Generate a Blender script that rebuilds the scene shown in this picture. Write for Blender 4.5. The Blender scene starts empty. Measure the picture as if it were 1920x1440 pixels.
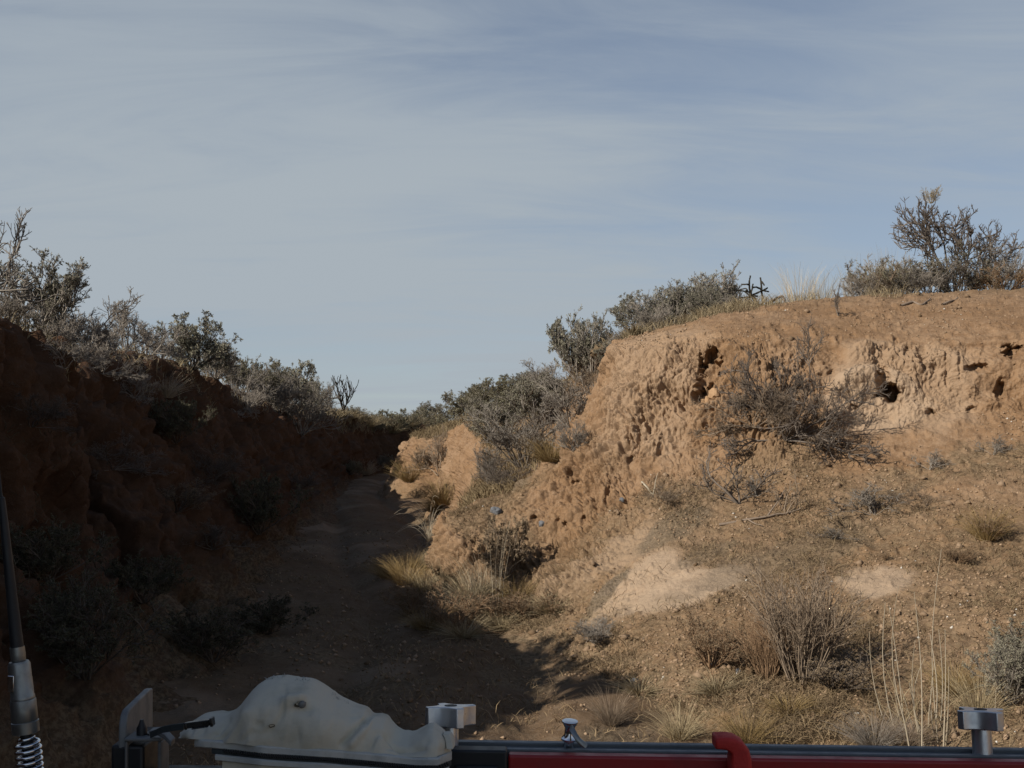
import bpy, math, random
import numpy as np
from mathutils import Vector

# ------------------------------------------------------------------ camera, sky, sun
SC = bpy.context.scene
COL = SC.collection
F = 2059.0           # focal length in photo pixels (1920 wide)
HZ = 820.0           # photo row of the horizon
EYE = 1.9
W_PX, H_PX = 1920.0, 1440.0
cam_d = bpy.data.cameras.new('camera')
cam = bpy.data.objects.new('camera', cam_d)
COL.objects.link(cam)
cam.location = (0, 0, EYE)
cam.rotation_euler = (math.radians(90), 0, 0)
cam_d.sensor_width = 36.0
cam_d.lens = 36.0 * F / W_PX
cam_d.shift_y = (HZ - H_PX / 2) / W_PX
cam_d.clip_start = 0.05
cam_d.clip_end = 3000
SC.camera = cam

SUN_EL = math.radians(32)
SUN_AZ = Vector((-0.82, -0.57, 0)).normalized()      # horizontal direction towards the sun
sun_vec = Vector((SUN_AZ.x * math.cos(SUN_EL), SUN_AZ.y * math.cos(SUN_EL), math.sin(SUN_EL)))
sl = bpy.data.lights.new('sun', 'SUN')
sl.energy = 5.0
sl.angle = math.radians(0.5)
sl.color = (1.0, 0.93, 0.82)
so = bpy.data.objects.new('sun', sl)
COL.objects.link(so)
so.rotation_euler = (-sun_vec).to_track_quat('-Z', 'Y').to_euler()
SC.view_settings.view_transform = 'Standard'
SC.view_settings.look = 'None'
SC.view_settings.gamma = 1.0
SC.view_settings.exposure = 0.22

world = bpy.data.worlds.new('World')
SC.world = world
world.use_nodes = True
wt = world.node_tree
for n in list(wt.nodes):
    wt.nodes.remove(n)


def nd(tree, typ, **kw):
    n = tree.nodes.new(typ)
    for k, v in kw.items():
        if k.startswith('i_'):
            key = k[2:]
            key = int(key) if key.isdigit() else key
            n.inputs[key].default_value = v
        else:
            setattr(n, k, v)
    return n


def lk(tree, a, b):
    tree.links.new(a, b)


def mathn(tree, op, a, b=None, c=None, clamp=False):
    n = tree.nodes.new('ShaderNodeMath')
    n.operation = op
    n.use_clamp = clamp
    for i, v in enumerate((a, b, c)):
        if v is None:
            continue
        if isinstance(v, (int, float)):
            n.inputs[i].default_value = v
        else:
            tree.links.new(v, n.inputs[i])
    return n.outputs[0]


def maprange(tree, v, a, b, c=0.0, d=1.0, smooth=True):
    n = tree.nodes.new('ShaderNodeMapRange')
    n.interpolation_type = 'SMOOTHSTEP' if smooth else 'LINEAR'
    n.inputs[1].default_value = a
    n.inputs[2].default_value = b
    n.inputs[3].default_value = c
    n.inputs[4].default_value = d
    tree.links.new(v, n.inputs[0])
    return n.outputs[0]


def mixc(tree, fac, a, b, mode='MIX'):
    n = tree.nodes.new('ShaderNodeMix')
    n.data_type = 'RGBA'
    n.blend_type = mode
    for sock, v in ((n.inputs[0], fac), (n.inputs[6], a), (n.inputs[7], b)):
        if isinstance(v, (int, float)):
            sock.default_value = v
        elif isinstance(v, tuple):
            sock.default_value = (v + (1.0,))[:4]
        else:
            tree.links.new(v, sock)
    return n.outputs[2]


def noise(tree, vec, scale, detail=4.0, rough=0.55, dist=0.0, w=None):
    n = tree.nodes.new('ShaderNodeTexNoise')
    n.inputs['Scale'].default_value = scale
    n.inputs['Detail'].default_value = detail
    n.inputs['Roughness'].default_value = rough
    n.inputs['Distortion'].default_value = dist
    if vec is not None:
        tree.links.new(vec, n.inputs['Vector'])
    return n.outputs['Fac']


sky = nd(wt, 'ShaderNodeTexSky', sky_type='NISHITA', sun_disc=False)
sky.sun_elevation = SUN_EL
sky.sun_rotation = math.atan2(SUN_AZ.x, SUN_AZ.y)
sky.altitude = 1600
sky.air_density = 1.0
sky.dust_density = 1.2
sky.ozone_density = 1.5
SKY_STRENGTH = 0.1
SKY_X, SKY_Y = 7.62, 4.0
tc = nd(wt, 'ShaderNodeTexCoord')
sep = nd(wt, 'ShaderNodeSeparateXYZ')
lk(wt, tc.outputs['Generated'], sep.inputs[0])
zz = mathn(wt, 'MAXIMUM', sep.outputs[2], 0.0)
# thin cirrus: the view direction projected on a flat layer, so that bands flatten towards the horizon
den = mathn(wt, 'ADD', zz, 0.22)
cx = mathn(wt, 'DIVIDE', sep.outputs[0], den)
cy = mathn(wt, 'DIVIDE', sep.outputs[1], den)
cmb = nd(wt, 'ShaderNodeCombineXYZ')
lk(wt, cx, cmb.inputs[0])
lk(wt, cy, cmb.inputs[1])
mp = nd(wt, 'ShaderNodeMapping')
mp.inputs['Rotation'].default_value = (0, 0, math.radians(18))
mp.inputs['Scale'].default_value = (0.55, 1.05, 1.0)
mp.inputs['Location'].default_value = (SKY_X, SKY_Y, 0.0)
lk(wt, cmb.outputs[0], mp.inputs[0])
c1 = noise(wt, mp.outputs[0], 0.85, 3.0, 0.45, 0.35)
mp2 = nd(wt, 'ShaderNodeMapping')
mp2.inputs['Rotation'].default_value = (0, 0, math.radians(30))
mp2.inputs['Scale'].default_value = (0.7, 2.6, 1.0)
lk(wt, cmb.outputs[0], mp2.inputs[0])
c2 = noise(wt, mp2.outputs[0], 1.9, 8.0, 0.62, 1.1)
cl = mathn(wt, 'ADD', mathn(wt, 'MULTIPLY', c1, 0.64), mathn(wt, 'MULTIPLY', c2, 0.36))
cov = maprange(wt, cl, 0.35, 0.64)
# more veil low in the sky, thinner towards the zenith
low = maprange(wt, zz, 0.0, 0.50, 1.0, 0.0)
fac = mathn(wt, 'ADD', mathn(wt, 'ADD', mathn(wt, 'MULTIPLY', cov, 0.52), 0.25), mathn(wt, 'MULTIPLY', low, 0.38), clamp=True)
high = maprange(wt, zz, 0.42, 0.75, 1.0, 0.12)
fac = mathn(wt, 'MULTIPLY', fac, high)
skyc = mixc(wt, 1.0, sky.outputs[0], (0.74, 0.735, 0.755), 'MULTIPLY')
skc = mixc(wt, fac, skyc, (3.35, 3.8, 4.2))
bg = nd(wt, 'ShaderNodeBackground')
bg.inputs['Strength'].default_value = SKY_STRENGTH
lk(wt, skc, bg.inputs['Color'])
wo = nd(wt, 'ShaderNodeOutputWorld')
lk(wt, bg.outputs[0], wo.inputs['Surface'])


# ------------------------------------------------------------------ helpers
def P(px, py, Y):
    """photo pixel at depth Y -> world point"""
    return np.array(((px - 960.0) / F * Y, Y, EYE - (py - HZ) / F * Y))


def mesh_np(name, verts, faces, mats=(), smooth=False, parent=None, mat_idx=None):
    """faces: list of int arrays (M,k)"""
    me = bpy.data.meshes.new(name)
    verts = np.asarray(verts, dtype=np.float32)
    faces = [np.asarray(f, dtype=np.int32) for f in faces if len(f)]
    me.vertices.add(len(verts))
    me.vertices.foreach_set('co', verts.ravel())
    nl = sum(f.size for f in faces)
    nf = sum(len(f) for f in faces)
    me.loops.add(nl)
    me.loops.foreach_set('vertex_index', np.concatenate([f.ravel() for f in faces]))
    me.polygons.add(nf)
    tot = np.concatenate([np.full(len(f), f.shape[1], np.int32) for f in faces])
    st = np.concatenate([[0], np.cumsum(tot)[:-1]]).astype(np.int32)
    me.polygons.foreach_set('loop_start', st)
    me.polygons.foreach_set('loop_total', tot)
    if smooth:
        me.polygons.foreach_set('use_smooth', np.ones(nf, bool))
    for m in mats:
        me.materials.append(m)
    if mat_idx is not None:
        me.polygons.foreach_set('material_index', np.asarray(mat_idx, np.int32))
    me.update(calc_edges=True)
    ob = bpy.data.objects.new(name, me)
    COL.objects.link(ob)
    if parent is not None:
        ob.parent = parent
    return ob


def tag(o, label=None, cat=None, group=None, kind=None):
    if label:
        o['label'] = label
    if cat:
        o['category'] = cat
    if group:
        o['group'] = group
    if kind:
        o['kind'] = kind
    return o


def empty(name, loc=(0, 0, 0), label=None, cat=None, group=None):
    o = bpy.data.objects.new(name, None)
    o.empty_display_size = 0.05
    COL.objects.link(o)
    o.location = loc
    return tag(o, label, cat, group)


_rng = np.random.default_rng(77)
_PERM = _rng.permutation(4096)
_VAL = _rng.random(4096) * 2 - 1


def _hash(ix, iy, iz, seed):
    return _PERM[(_PERM[(_PERM[(ix + seed * 131) & 4095] + iy) & 4095] + iz) & 4095]


def vnoise(p, seed=0):
    i = np.floor(p).astype(np.int64)
    f = p - i
    f = f * f * f * (f * (f * 6 - 15) + 10)
    out = np.zeros(len(p))
    for dx in (0, 1):
        wx = f[:, 0] if dx else 1 - f[:, 0]
        for dy in (0, 1):
            wy = f[:, 1] if dy else 1 - f[:, 1]
            for dz in (0, 1):
                wz = f[:, 2] if dz else 1 - f[:, 2]
                out += wx * wy * wz * _VAL[_hash(i[:, 0] + dx, i[:, 1] + dy, i[:, 2] + dz, seed)]
    return out


def fbm(p, octv=4, seed=0, gain=0.5):
    a, s, out = 1.0, 0.0, np.zeros(len(p))
    for o in range(octv):
        out += a * vnoise(p * (2.03 ** o) + 17.3 * o, seed + o)
        s += a
        a *= gain
    return out / s


def worley(p, seed=0):
    i = np.floor(p).astype(np.int64)
    best = np.full(len(p), 9.0)
    for dx in (-1, 0, 1):
        for dy in (-1, 0, 1):
            for dz in (-1, 0, 1):
                c = i + np.array((dx, dy, dz))
                h = _hash(c[:, 0], c[:, 1], c[:, 2], seed)
                q = c + np.stack((_VAL[h], _VAL[(h * 7 + 3) & 4095], _VAL[(h * 13 + 11) & 4095]), 1) * 0.5 + 0.5
                d = np.sum((q - p) ** 2, 1)
                best = np.minimum(best, d)
    return np.sqrt(best)


def sstep(a, b, x):
    t = np.clip((x - a) / (b - a), 0, 1)
    return t * t * (3 - 2 * t)


def pchip_axis0(ctrl, counts):
    """monotone interpolation of a control array along its first axis, counts[i] samples in interval i"""
    ctrl = np.asarray(ctrl, float)
    d = np.diff(ctrl, axis=0)
    m = np.zeros_like(ctrl)
    prod = d[:-1] * d[1:]
    hm = np.where(prod > 0, 2 * prod / np.where(d[:-1] + d[1:] == 0, 1, d[:-1] + d[1:]), 0)
    m[1:-1] = hm
    m[0], m[-1] = d[0], d[-1]
    out = []
    for k, n in enumerate(counts):
        t = np.arange(n) / n
        t = t.reshape((-1,) + (1,) * (ctrl.ndim - 1))
        h00, h10 = 2 * t**3 - 3 * t**2 + 1, t**3 - 2 * t**2 + t
        h01, h11 = -2 * t**3 + 3 * t**2, t**3 - t**2
        out.append(h00 * ctrl[k] + h10 * m[k] + h01 * ctrl[k + 1] + h11 * m[k + 1])
    out.append(ctrl[-1:])
    return np.concatenate(out, 0)


def grid_faces(nu, nv):
    a = (np.arange(nu - 1)[:, None] * nv + np.arange(nv - 1)[None, :]).ravel()
    return np.stack((a, a + nv, a + nv + 1, a + 1), 1)


def grid_normals(g):
    du = np.gradient(g, axis=0)
    dv = np.gradient(g, axis=1)
    n = np.cross(du, dv)
    n /= np.linalg.norm(n, axis=2, keepdims=True) + 1e-12
    return n


def set_attr(ob, name, arr):
    at = ob.data.attributes.new(name, 'FLOAT', 'POINT')
    at.data.foreach_set('value', np.asarray(arr, np.float32))


# ------------------------------------------------------------------ materials
MATS = {}


def new_mat(name):
    m = bpy.data.materials.new(name)
    m.use_nodes = True
    MATS[name] = m
    t = m.node_tree
    b = t.nodes['Principled BSDF']
    return m, t, b


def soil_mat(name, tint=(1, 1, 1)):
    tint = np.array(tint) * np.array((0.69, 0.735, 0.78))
    m, t, b = new_mat(name)
    geo = nd(t, 'ShaderNodeNewGeometry')
    pos = geo.outputs['Position']
    n1 = noise(t, pos, 0.9, 5, 0.6)
    n2 = noise(t, pos, 7.0, 6, 0.65)
    n3 = noise(t, pos, 38.0, 4, 0.7)
    c = mixc(t, maprange(t, n1, 0.35, 0.65), tuple(np.array((0.345, 0.195, 0.098)) * tint), tuple(np.array((0.40, 0.245, 0.14)) * tint))
    c = mixc(t, maprange(t, n2, 0.38, 0.68), c, tuple(np.array((0.28, 0.158, 0.082)) * tint))
    c = mixc(t, mathn(t, 'MULTIPLY', maprange(t, n3, 0.5, 0.72), 0.55), c, tuple(np.array((0.46, 0.32, 0.21)) * tint))
    pale = nd(t, 'ShaderNodeAttribute', attribute_name='pale')
    grav = nd(t, 'ShaderNodeAttribute', attribute_name='gravel')
    lit = nd(t, 'ShaderNodeAttribute', attribute_name='litter')
    c = mixc(t, mathn(t, 'MULTIPLY', pale.outputs['Fac'], maprange(t, n2, 0.2, 0.5, 0.5, 1.0), clamp=True), c, (0.385, 0.285, 0.198))
    gcol = mixc(t, maprange(t, noise(t, pos, 55.0, 3, 0.7), 0.4, 0.62), (0.095, 0.074, 0.052), (0.20, 0.155, 0.11))
    c = mixc(t, grav.outputs['Fac'], c, gcol)
    lcol = mixc(t, maprange(t, noise(t, pos, 26.0, 5, 0.7), 0.4, 0.62), (0.095, 0.07, 0.043), (0.225, 0.168, 0.105))
    c = mixc(t, mathn(t, 'MULTIPLY', lit.outputs['Fac'], maprange(t, n2, 0.3, 0.6, 0.35, 1.0), clamp=True), c, lcol)
    lk(t, c, b.inputs['Base Color'])
    b.inputs['Roughness'].default_value = 0.97
    b.inputs['Specular IOR Level'].default_value = 0.08
    h = mathn(t, 'ADD', mathn(t, 'MULTIPLY', noise(t, pos, 30.0, 6, 0.7), 0.7), mathn(t, 'MULTIPLY', noise(t, pos, 110.0, 3, 0.6), 0.3))
    bp = nd(t, 'ShaderNodeBump')
    bp.inputs['Strength'].default_value = 0.8
    bp.inputs['Distance'].default_value = 0.03
    lk(t, h, bp.inputs['Height'])
    lk(t, bp.outputs[0], b.inputs['Normal'])
    return m


def leafy_mat(name, c1, c2, rough=0.85, trans=0.0, var=0.35, k=0.74):
    c1, c2 = tuple(x * k for x in c1), tuple(x * k for x in c2)
    m, t, b = new_mat(name)
    geo = nd(t, 'ShaderNodeNewGeometry')
    oi = nd(t, 'ShaderNodeObjectInfo')
    c = mixc(t, geo.outputs['Random Per Island'], c1, c2)
    v = mathn(t, 'ADD', mathn(t, 'MULTIPLY', oi.outputs['Random'], var), 1 - var / 2)
    hs = nd(t, 'ShaderNodeHueSaturation')
    lk(t, c, hs.inputs['Color'])
    lk(t, v, hs.inputs['Value'])
    lk(t, hs.outputs[0], b.inputs['Base Color'])
    b.inputs['Roughness'].default_value = rough
    b.inputs['Specular IOR Level'].default_value = 0.15
    return m


def plain_mat(name, col, rough=0.5, metal=0.0, spec=0.4, wear=None, bump=0.0, bscale=60.0):
    m, t, b = new_mat(name)
    tc_ = nd(t, 'ShaderNodeTexCoord')
    n1 = noise(t, tc_.outputs['Object'], bscale, 5, 0.65)
    c2 = wear if wear else tuple(x * 0.72 for x in col)
    c = mixc(t, mathn(t, 'MULTIPLY', maprange(t, n1, 0.45, 0.75), 0.6), col, c2)
    lk(t, c, b.inputs['Base Color'])
    b.inputs['Metallic'].default_value = metal
    r = maprange(t, n1, 0.3, 0.75, max(rough - 0.08, 0.03), min(rough + 0.15, 1.0))
    lk(t, r, b.inputs['Roughness'])
    b.inputs['Specular IOR Level'].default_value = spec
    if bump:
        bp = nd(t, 'ShaderNodeBump')
        bp.inputs['Strength'].default_value = 0.4
        bp.inputs['Distance'].default_value = bump
        lk(t, noise(t, tc_.outputs['Object'], bscale * 5, 3, 0.6), bp.inputs['Height'])
        lk(t, bp.outputs[0], b.inputs['Normal'])
    return m


SOIL = soil_mat('tan_soil')
SOIL_RED_SHADE = soil_mat('red_soil_shade', (0.33, 0.295, 0.315))  # reddish soil, darkened further to put the left bank's shade into its colour
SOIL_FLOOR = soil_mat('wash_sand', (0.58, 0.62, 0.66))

# ------------------------------------------------------------------ terrain
def floor_z(Y):
    return np.interp(Y, (-50, 12, 18, 25, 40, 60), (0, 0, 0.12, 0.28, 0.34, 0.5))


def wpt(*a):
    return np.array(a, float)


RB = []


def rcol(r0, pts, r10, r11):
    RB.append([wpt(*r0)] + [P(*p) if p[1] > 200 else wpt(*p) for p in pts] + [wpt(*r10), wpt(*r11)])


def wcol(pts):
    RB.append([wpt(*p) for p in pts])


wcol([(1.8, -6, -.15), (2.4, -6, .1), (4, -6, .55), (5.6, -6, 1.0), (7.2, -6, 1.6), (8.5, -6, 2.3), (8.7, -6, 2.5), (8.9, -6, 2.7), (9.2, -6, 3.0), (12.5, -6, 4.1), (22, -6, 4.3), (220, -60, 4)])
wcol([(2.4, 4.0, -.15), (3.2, 4.6, .15), (4.1, 5.4, .45), (5.4, 6.6, .9), (6.9, 7.9, 1.5), (8.0, 8.9, 2.2), (8.15, 9.0, 2.45), (8.3, 9.15, 2.75), (8.5, 9.4, 3.0), (11.5, 12.5, 4.2), (20, 22, 4.4), (250, 120, 4)])
rcol((1.9, 5.5, -.15), [(1920, 1400, 6.0), (1920, 1240, 7.2), (1920, 1060, 8.9), (1920, 900, 10.6), (1920, 765, 12.0), (1920, 725, 12.15), (1920, 680, 12.3), (1920, 640, 12.5), (1920, 548, 17.0)], (16, 26, 4.4), (220, 180, 4))
rcol((1.1, 6.0, -.15), [(1620, 1395, 6.4), (1620, 1240, 7.7), (1620, 1080, 9.2), (1620, 930, 10.8), (1620, 785, 12.2), (1620, 740, 12.3), (1620, 695, 12.45), (1620, 650, 12.7), (1600, 560, 16.8)], (11, 27, 4.3), (130, 220, 4))
rcol((0.7, 6.3, -.15), [(1440, 1390, 6.6), (1440, 1240, 7.9), (1440, 1090, 9.4), (1440, 960, 10.8), (1440, 825, 11.9), (1430, 765, 12.1), (1420, 700, 12.3), (1400, 640, 12.7), (1430, 574, 16.2)], (7.5, 27, 4.2), (70, 240, 4))
rcol((0.2, 7.2, -.15), [(1260, 1330, 7.6), (1265, 1210, 8.6), (1265, 1080, 9.9), (1265, 960, 11.2), (1270, 850, 12.2), (1275, 780, 12.5), (1280, 700, 12.8), (1280, 645, 13.2), (1330, 595, 15.6)], (5, 26, 3.9), (20, 240, 4))
rcol((-0.1, 8.6, -.15), [(1090, 1250, 9.0), (1110, 1150, 9.9), (1125, 1050, 10.9), (1140, 950, 11.9), (1150, 870, 12.5), (1165, 790, 12.9), (1180, 710, 13.2), (1200, 645, 13.7), (1225, 624, 15.0)], (3, 26, 3.7), (5, 240, 4))
rcol((-0.7, 10.2, -.15), [(960, 1180, 10.6), (985, 1110, 11.4), (1000, 1040, 12.0), (1005, 955, 12.7), (1060, 870, 13.2), (1100, 800, 13.5), (1125, 725, 13.8), (1150, 657, 14.2), (1185, 634, 15.2)], (2, 26, 3.6), (8, 240, 3.6))
rcol((-1.15, 12.3, -.15), [(840, 1085, 12.5), (818, 1040, 12.9), (828, 990, 13.0), (860, 962, 13.3), (945, 945, 13.9), (1050, 860, 14.4), (1110, 760, 14.8), (1152, 668, 15.2), (1190, 642, 16.0)], (1.5, 27, 3.6), (10, 240, 3.6))
rcol((-1.6, 16.2, -.15), [(845, 1000, 16.5), (855, 970, 16.7), (880, 945, 17), (920, 915, 17.4), (970, 885, 18), (1030, 850, 18.5), (1080, 790, 19), (1130, 725, 19.5), (1170, 662, 20.5)], (2, 30, 3.7), (12, 240, 3.6))
rcol((-1.9, 22.0, -.1), [(838, 940, 22.3), (842, 915, 22.5), (850, 880, 22.6), (858, 845, 22.7), (870, 810, 22.8), (890, 792, 23.2), (930, 775, 23.8), (980, 750, 24.8), (1040, 725, 26)], (2, 36, 3.5), (9, 240, 3.5))
rcol((-2.1, 24.3, 0), [(826, 915, 24.6), (830, 890, 25), (838, 865, 25.3), (845, 840, 25.6), (860, 808, 26), (885, 790, 26.5), (925, 770, 27), (970, 752, 27.8), (1020, 733, 29)], (1.5, 38, 3.4), (7, 240, 3.4))
rcol((-2.4, 28, 0), [(850, 895, 28.0), (858, 875, 28.2), (864, 856, 28.4), (872, 835, 28.6), (884, 812, 29), (900, 797, 29.5), (925, 780, 30.5), (950, 766, 32), (975, 752, 33)], (0, 42, 3.2), (2, 240, 3.2))
rcol((-3.7, 29.8, 0), [(748, 893, 30.2), (752, 875, 30.4), (760, 855, 30.5), (768, 840, 30.6), (782, 822, 30.8), (800, 814, 31.2), (830, 806, 32), (860, 795, 33), (900, 777, 35)], (-1, 45, 3.0), (-5, 240, 3.0))
rcol((-4.2, 34, 0), [(742, 885, 34), (748, 868, 34.4), (755, 852, 34.8), (764, 838, 35), (780, 824, 35.4), (800, 815, 36), (825, 806, 37), (850, 797, 38), (880, 780, 40)], (-2, 50, 2.8), (-9, 240, 3.0))
wcol([(-3.6, 44, 0), (-3.3, 44, .5), (-3.1, 44, .8), (-2.9, 44, 1.1), (-2.7, 44, 1.4), (-2.4, 44, 1.8), (-2.1, 44, 2.0), (-1.8, 44, 2.2), (-1.4, 44, 2.5), (-1.0, 45, 2.6), (-1, 55, 2.7), (-4, 240, 3)])

ucnt = [20, 60, 230, 150, 150, 135, 125, 100, 70, 50, 30, 25, 40, 25, 20]
vcnt = [20, 85, 85, 80, 75, 48, 48, 48, 70, 20, 8]
net = np.array(RB)
g = pchip_axis0(net, ucnt)
g = np.transpose(pchip_axis0(np.transpose(g, (1, 0, 2)), vcnt), (1, 0, 2))
NU, NV = g.shape[:2]
n0 = grid_normals(g)
if n0[..., 2].mean() < 0:
    n0 = -n0
    RFLIP = True
else:
    RFLIP = False
pts = g.reshape(-1, 3)
nn = n0.reshape(-1, 3)
steep = 1 - sstep(0.70, 0.95, nn[:, 2])
vrow = np.tile(np.concatenate([[k + i / c for i in range(c)] for k, c in enumerate(vcnt)] + [[len(vcnt)]]), NU)
far = sstep(9.0, 9.6, vrow)
# dominant forms
hn = nn.copy()
disp = np.zeros(len(pts))
warp = pts + 0.12 * np.stack([fbm(pts * 2.1 + 5, 2, 3), fbm(pts * 2.1 + 9, 2, 5), fbm(pts * 2.1 + 31, 2, 7)], 1)
disp += (0.03 + 0.15 * steep) * fbm(warp * 1.5, 3, 11)
fl = vnoise(warp * np.array((5.0, 5.0, 0.9)), 21)
fl2 = vnoise(warp * np.array((11.0, 11.0, 2.6)), 23)
rband = 1 - 0.7 * sstep(1.8, 3.0, pts[:, 0])
disp += steep * rband * (0.045 * -np.abs(fl) + 0.03 * -np.abs(fl2) + 0.04)
patchy = (0.28 + 0.22 * (1 - sstep(1.0, 3.0, pts[:, 0]))) + 0.6 * sstep(-.25, .35, fbm(warp * 1.3, 2, 29))
steep0 = steep
steep = steep * patchy
lump = worley(warp * np.array((5.0, 5.0, 4.0)), 31)
disp += steep * 0.07 * (0.55 - lump)
disp += steep0 * 0.17 * (0.5 - worley(warp * np.array((2.1, 2.1, 2.6)), 39))
l2 = worley(warp * np.array((13.0, 13.0, 9.0)), 33)
disp += (steep * 0.030 + 0.006) * (0.55 - l2)
rid = 1 - np.abs(fbm(warp * np.array((7.5, 7.5, 4.5)), 3, 35)) * 2.2
disp -= steep * rband * 0.055 * sstep(0.55, 1.0, rid)
rid2 = 1 - np.abs(fbm(warp * np.array((17.0, 17.0, 9.0)), 2, 37)) * 2.2
disp -= steep * 0.03 * sstep(0.5, 1.0, rid2)
pit = vnoise(warp * 6.5, 41) + 0.5 * vnoise(warp * 13, 43)
disp -= steep * 0.055 * sstep(0.42, 0.8, pit)
disp -= (0.15 + 0.85 * steep) * 0.016 * sstep(0.3, 0.7, vnoise(warp * 19, 45) + 0.3 * vnoise(warp * 40, 47))
rill = 1 - np.abs(fbm(warp * np.array((6.0, 6.0, 1.1)), 3, 27)) * 2.6
disp -= steep * rband * 0.06 * sstep(0.55, 1.0, rill)
disp += (0.012 + 0.026 * steep) * fbm(pts * 15, 4, 51, 0.6)
clod = fbm(pts * 9, 3, 55)
disp += (1 - steep) * 0.03 * sstep(0.15, 0.6, clod)
disp -= (1 - steep) * 0.022 * sstep(0.2, 0.6, fbm(pts * np.array((4, 4, 4)), 3, 57))
steep = steep0
disp += 0.05 * (1 - steep) * fbm(pts * 1.9, 3, 59)
near = (pts[:, 1] < 60)
disp *= np.where(near, 1.0, 0.4)
pts_b = pts + nn * (0.03 * fbm(pts * 1.5, 3, 11) + 0.004 * fbm(pts * 14, 3, 51))[:, None]
pts = pts + nn * disp[:, None]
# undercut holes and alcoves eaten into the bank
CAV = [(1330, 695, 30, 44, .40), (1318, 742, 26, 15, .30), (1668, 738, 24, 20, .45), (1655, 712, 12, 26, .22), (1745, 776, 9, 10, .16),
       (1832, 690, 20, 9, .2), (1905, 658, 20, 20, .35), (1874, 730, 10, 22, .22), (1185, 862, 9, 13, .13), (1236, 840, 7, 30, .08),
       (1140, 925, 5, 20, .1), (1085, 905, 12, 7, .09), (1070, 890, 5, 12, .08),
       (1775, 690, 4, 38, .06), (1800, 680, 4, 30, .06), (1600, 765, 9, 8, .1),
       (1000, 975, 7, 8, .1), (1045, 975, 6, 8, .1),
       (1060, 985, 6, 8, .1), (1095, 975, 6, 10, .1), (1700, 660, 6, 10, .1), (1680, 640, 5, 12, .1), 
       (1820, 770, 10, 8, .12), (890, 1010, 6, 12, .08), (845, 1030, 5, 14, .08), (1560, 700, 7, 10, .08)]
SP = pts[:, 1] > 3
ppx = np.full(len(pts), -1e4)
ppy = np.full(len(pts), -1e4)
ppx[SP] = 960 + pts[SP, 0] / pts[SP, 1] * F
ppy[SP] = HZ - (pts[SP, 2] - EYE) / pts[SP, 1] * F
base_c = []
for (cx_, cy_, rx_, ry_, dp) in CAV:
    k = np.argmin((ppx - cx_) ** 2 + (ppy - cy_) ** 2 + 1e6 * (pts[:, 1] > 15.5))
    base_c.append(pts[k].copy())
for (cx_, cy_, rx_, ry_, dp), c in zip(CAV, base_c):
    inward = np.array((0.35, 0.93, 0.04))
    side = np.array((0.93, -0.35, 0))
    d = pts - c
    m = c[1] / F
    a = (d @ side) / (rx_ * m)
    bz = d[:, 2] / (ry_ * m)
    rr = np.sqrt(a * a + bz * bz) + 0.32 * vnoise(pts * 13, 61) + 0.2 * vnoise(pts * 27, 63)
    w = (1 - sstep(0.45, 1.1, rr)) * (np.abs(d @ inward) < 1.0)
    pts = pts + inward * (w * dp * (0.62 if dp < .44 else 1.0))[:, None]
def blob(p2, spots, seed):
    """soil patches on the ground: union of soft ellipses around world points"""
    out = np.zeros(len(p2))
    wob = 0.55 * fbm(p2 * 2.2, 5, seed, 0.6)
    for (px, py, Y, ra, rb, ang, st) in spots:
        c = P(px, py, Y)
        d = p2 - c
        ca, sa = math.cos(ang), math.sin(ang)
        a = (d[:, 0] * ca + d[:, 1] * sa) / ra
        b_ = (-d[:, 0] * sa + d[:, 1] * ca) / rb
        out = np.maximum(out, st * (1 - sstep(0.6, 1.05, np.sqrt(a * a + b_ * b_) + wob)))
    return out


pale = blob(pts, [(1200, 1075, 9.9, .75, .55, .5, .9), (1290, 1100, 9.6, .65, .45, .3, 1.0), (1640, 1095, 9.1, .42, .35, .2, .9), (1180, 1010, 10.9, .55, .4, .6, .55), (1090, 1060, 10.9, .5, .5, .3, .4),
                  (1230, 690, 13.2, .9, 1.0, 0, .35), (1690, 720, 12.3, .9, .6, 0, .35), (1650, 775, 12.2, .7, .25, 0, .7)], 71)
pts = pts + (pts_b - pts) * (0.5 * np.clip(pale, 0, 1) * (1 - steep))[:, None]
gm = pts.reshape(NU, NV, 3)
fcs = grid_faces(NU, NV)
if RFLIP:
    fcs = fcs[:, ::-1]
bank_r = mesh_np('arroyo_bank', pts, [fcs], [SOIL], True)
tag(bank_r, kind='structure')


grav = blob(pts, [(1270, 985, 10.9, .62, .25, .75, .8), (1140, 1090, 10.2, .4, .14, .8, .9), (1480, 1020, 9.9, 1.1, .4, .4, .6), (950, 950, 13.6, .5, .3, 0, .8), (1330, 1040, 10.2, .5, .16, .4, .6)], 73)
litter = sstep(1.9, 1.15, pts[:, 2] + 0.5 * fbm(pts * 0.9, 3, 75) + 0.8 * steep) * (1 - pale) * 0.6
litter = np.maximum(litter, 0.75 * sstep(.02, .3, fbm(pts * np.array((1.1, 1.1, 1.1)), 4, 81)) * sstep(2.5, 2.0, pts[:, 2]) * (1 - pale) * (1 - .7 * steep))
litter = np.maximum(litter, sstep(0.55, 0.1, pts[:, 2] + 0.12 * fbm(pts * 1.7, 3, 79)) * 0.9)
litter = np.maximum(litter, sstep(8.5, 9.3, vrow) * 0.9)
litter = np.maximum(litter, 0.8 * sstep(15, 20, pts[:, 1]) * (1 - steep))
set_attr(bank_r, 'pale', pale)
set_attr(bank_r, 'gravel', grav)
set_attr(bank_r, 'litter', np.clip(litter, 0, 1))

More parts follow.
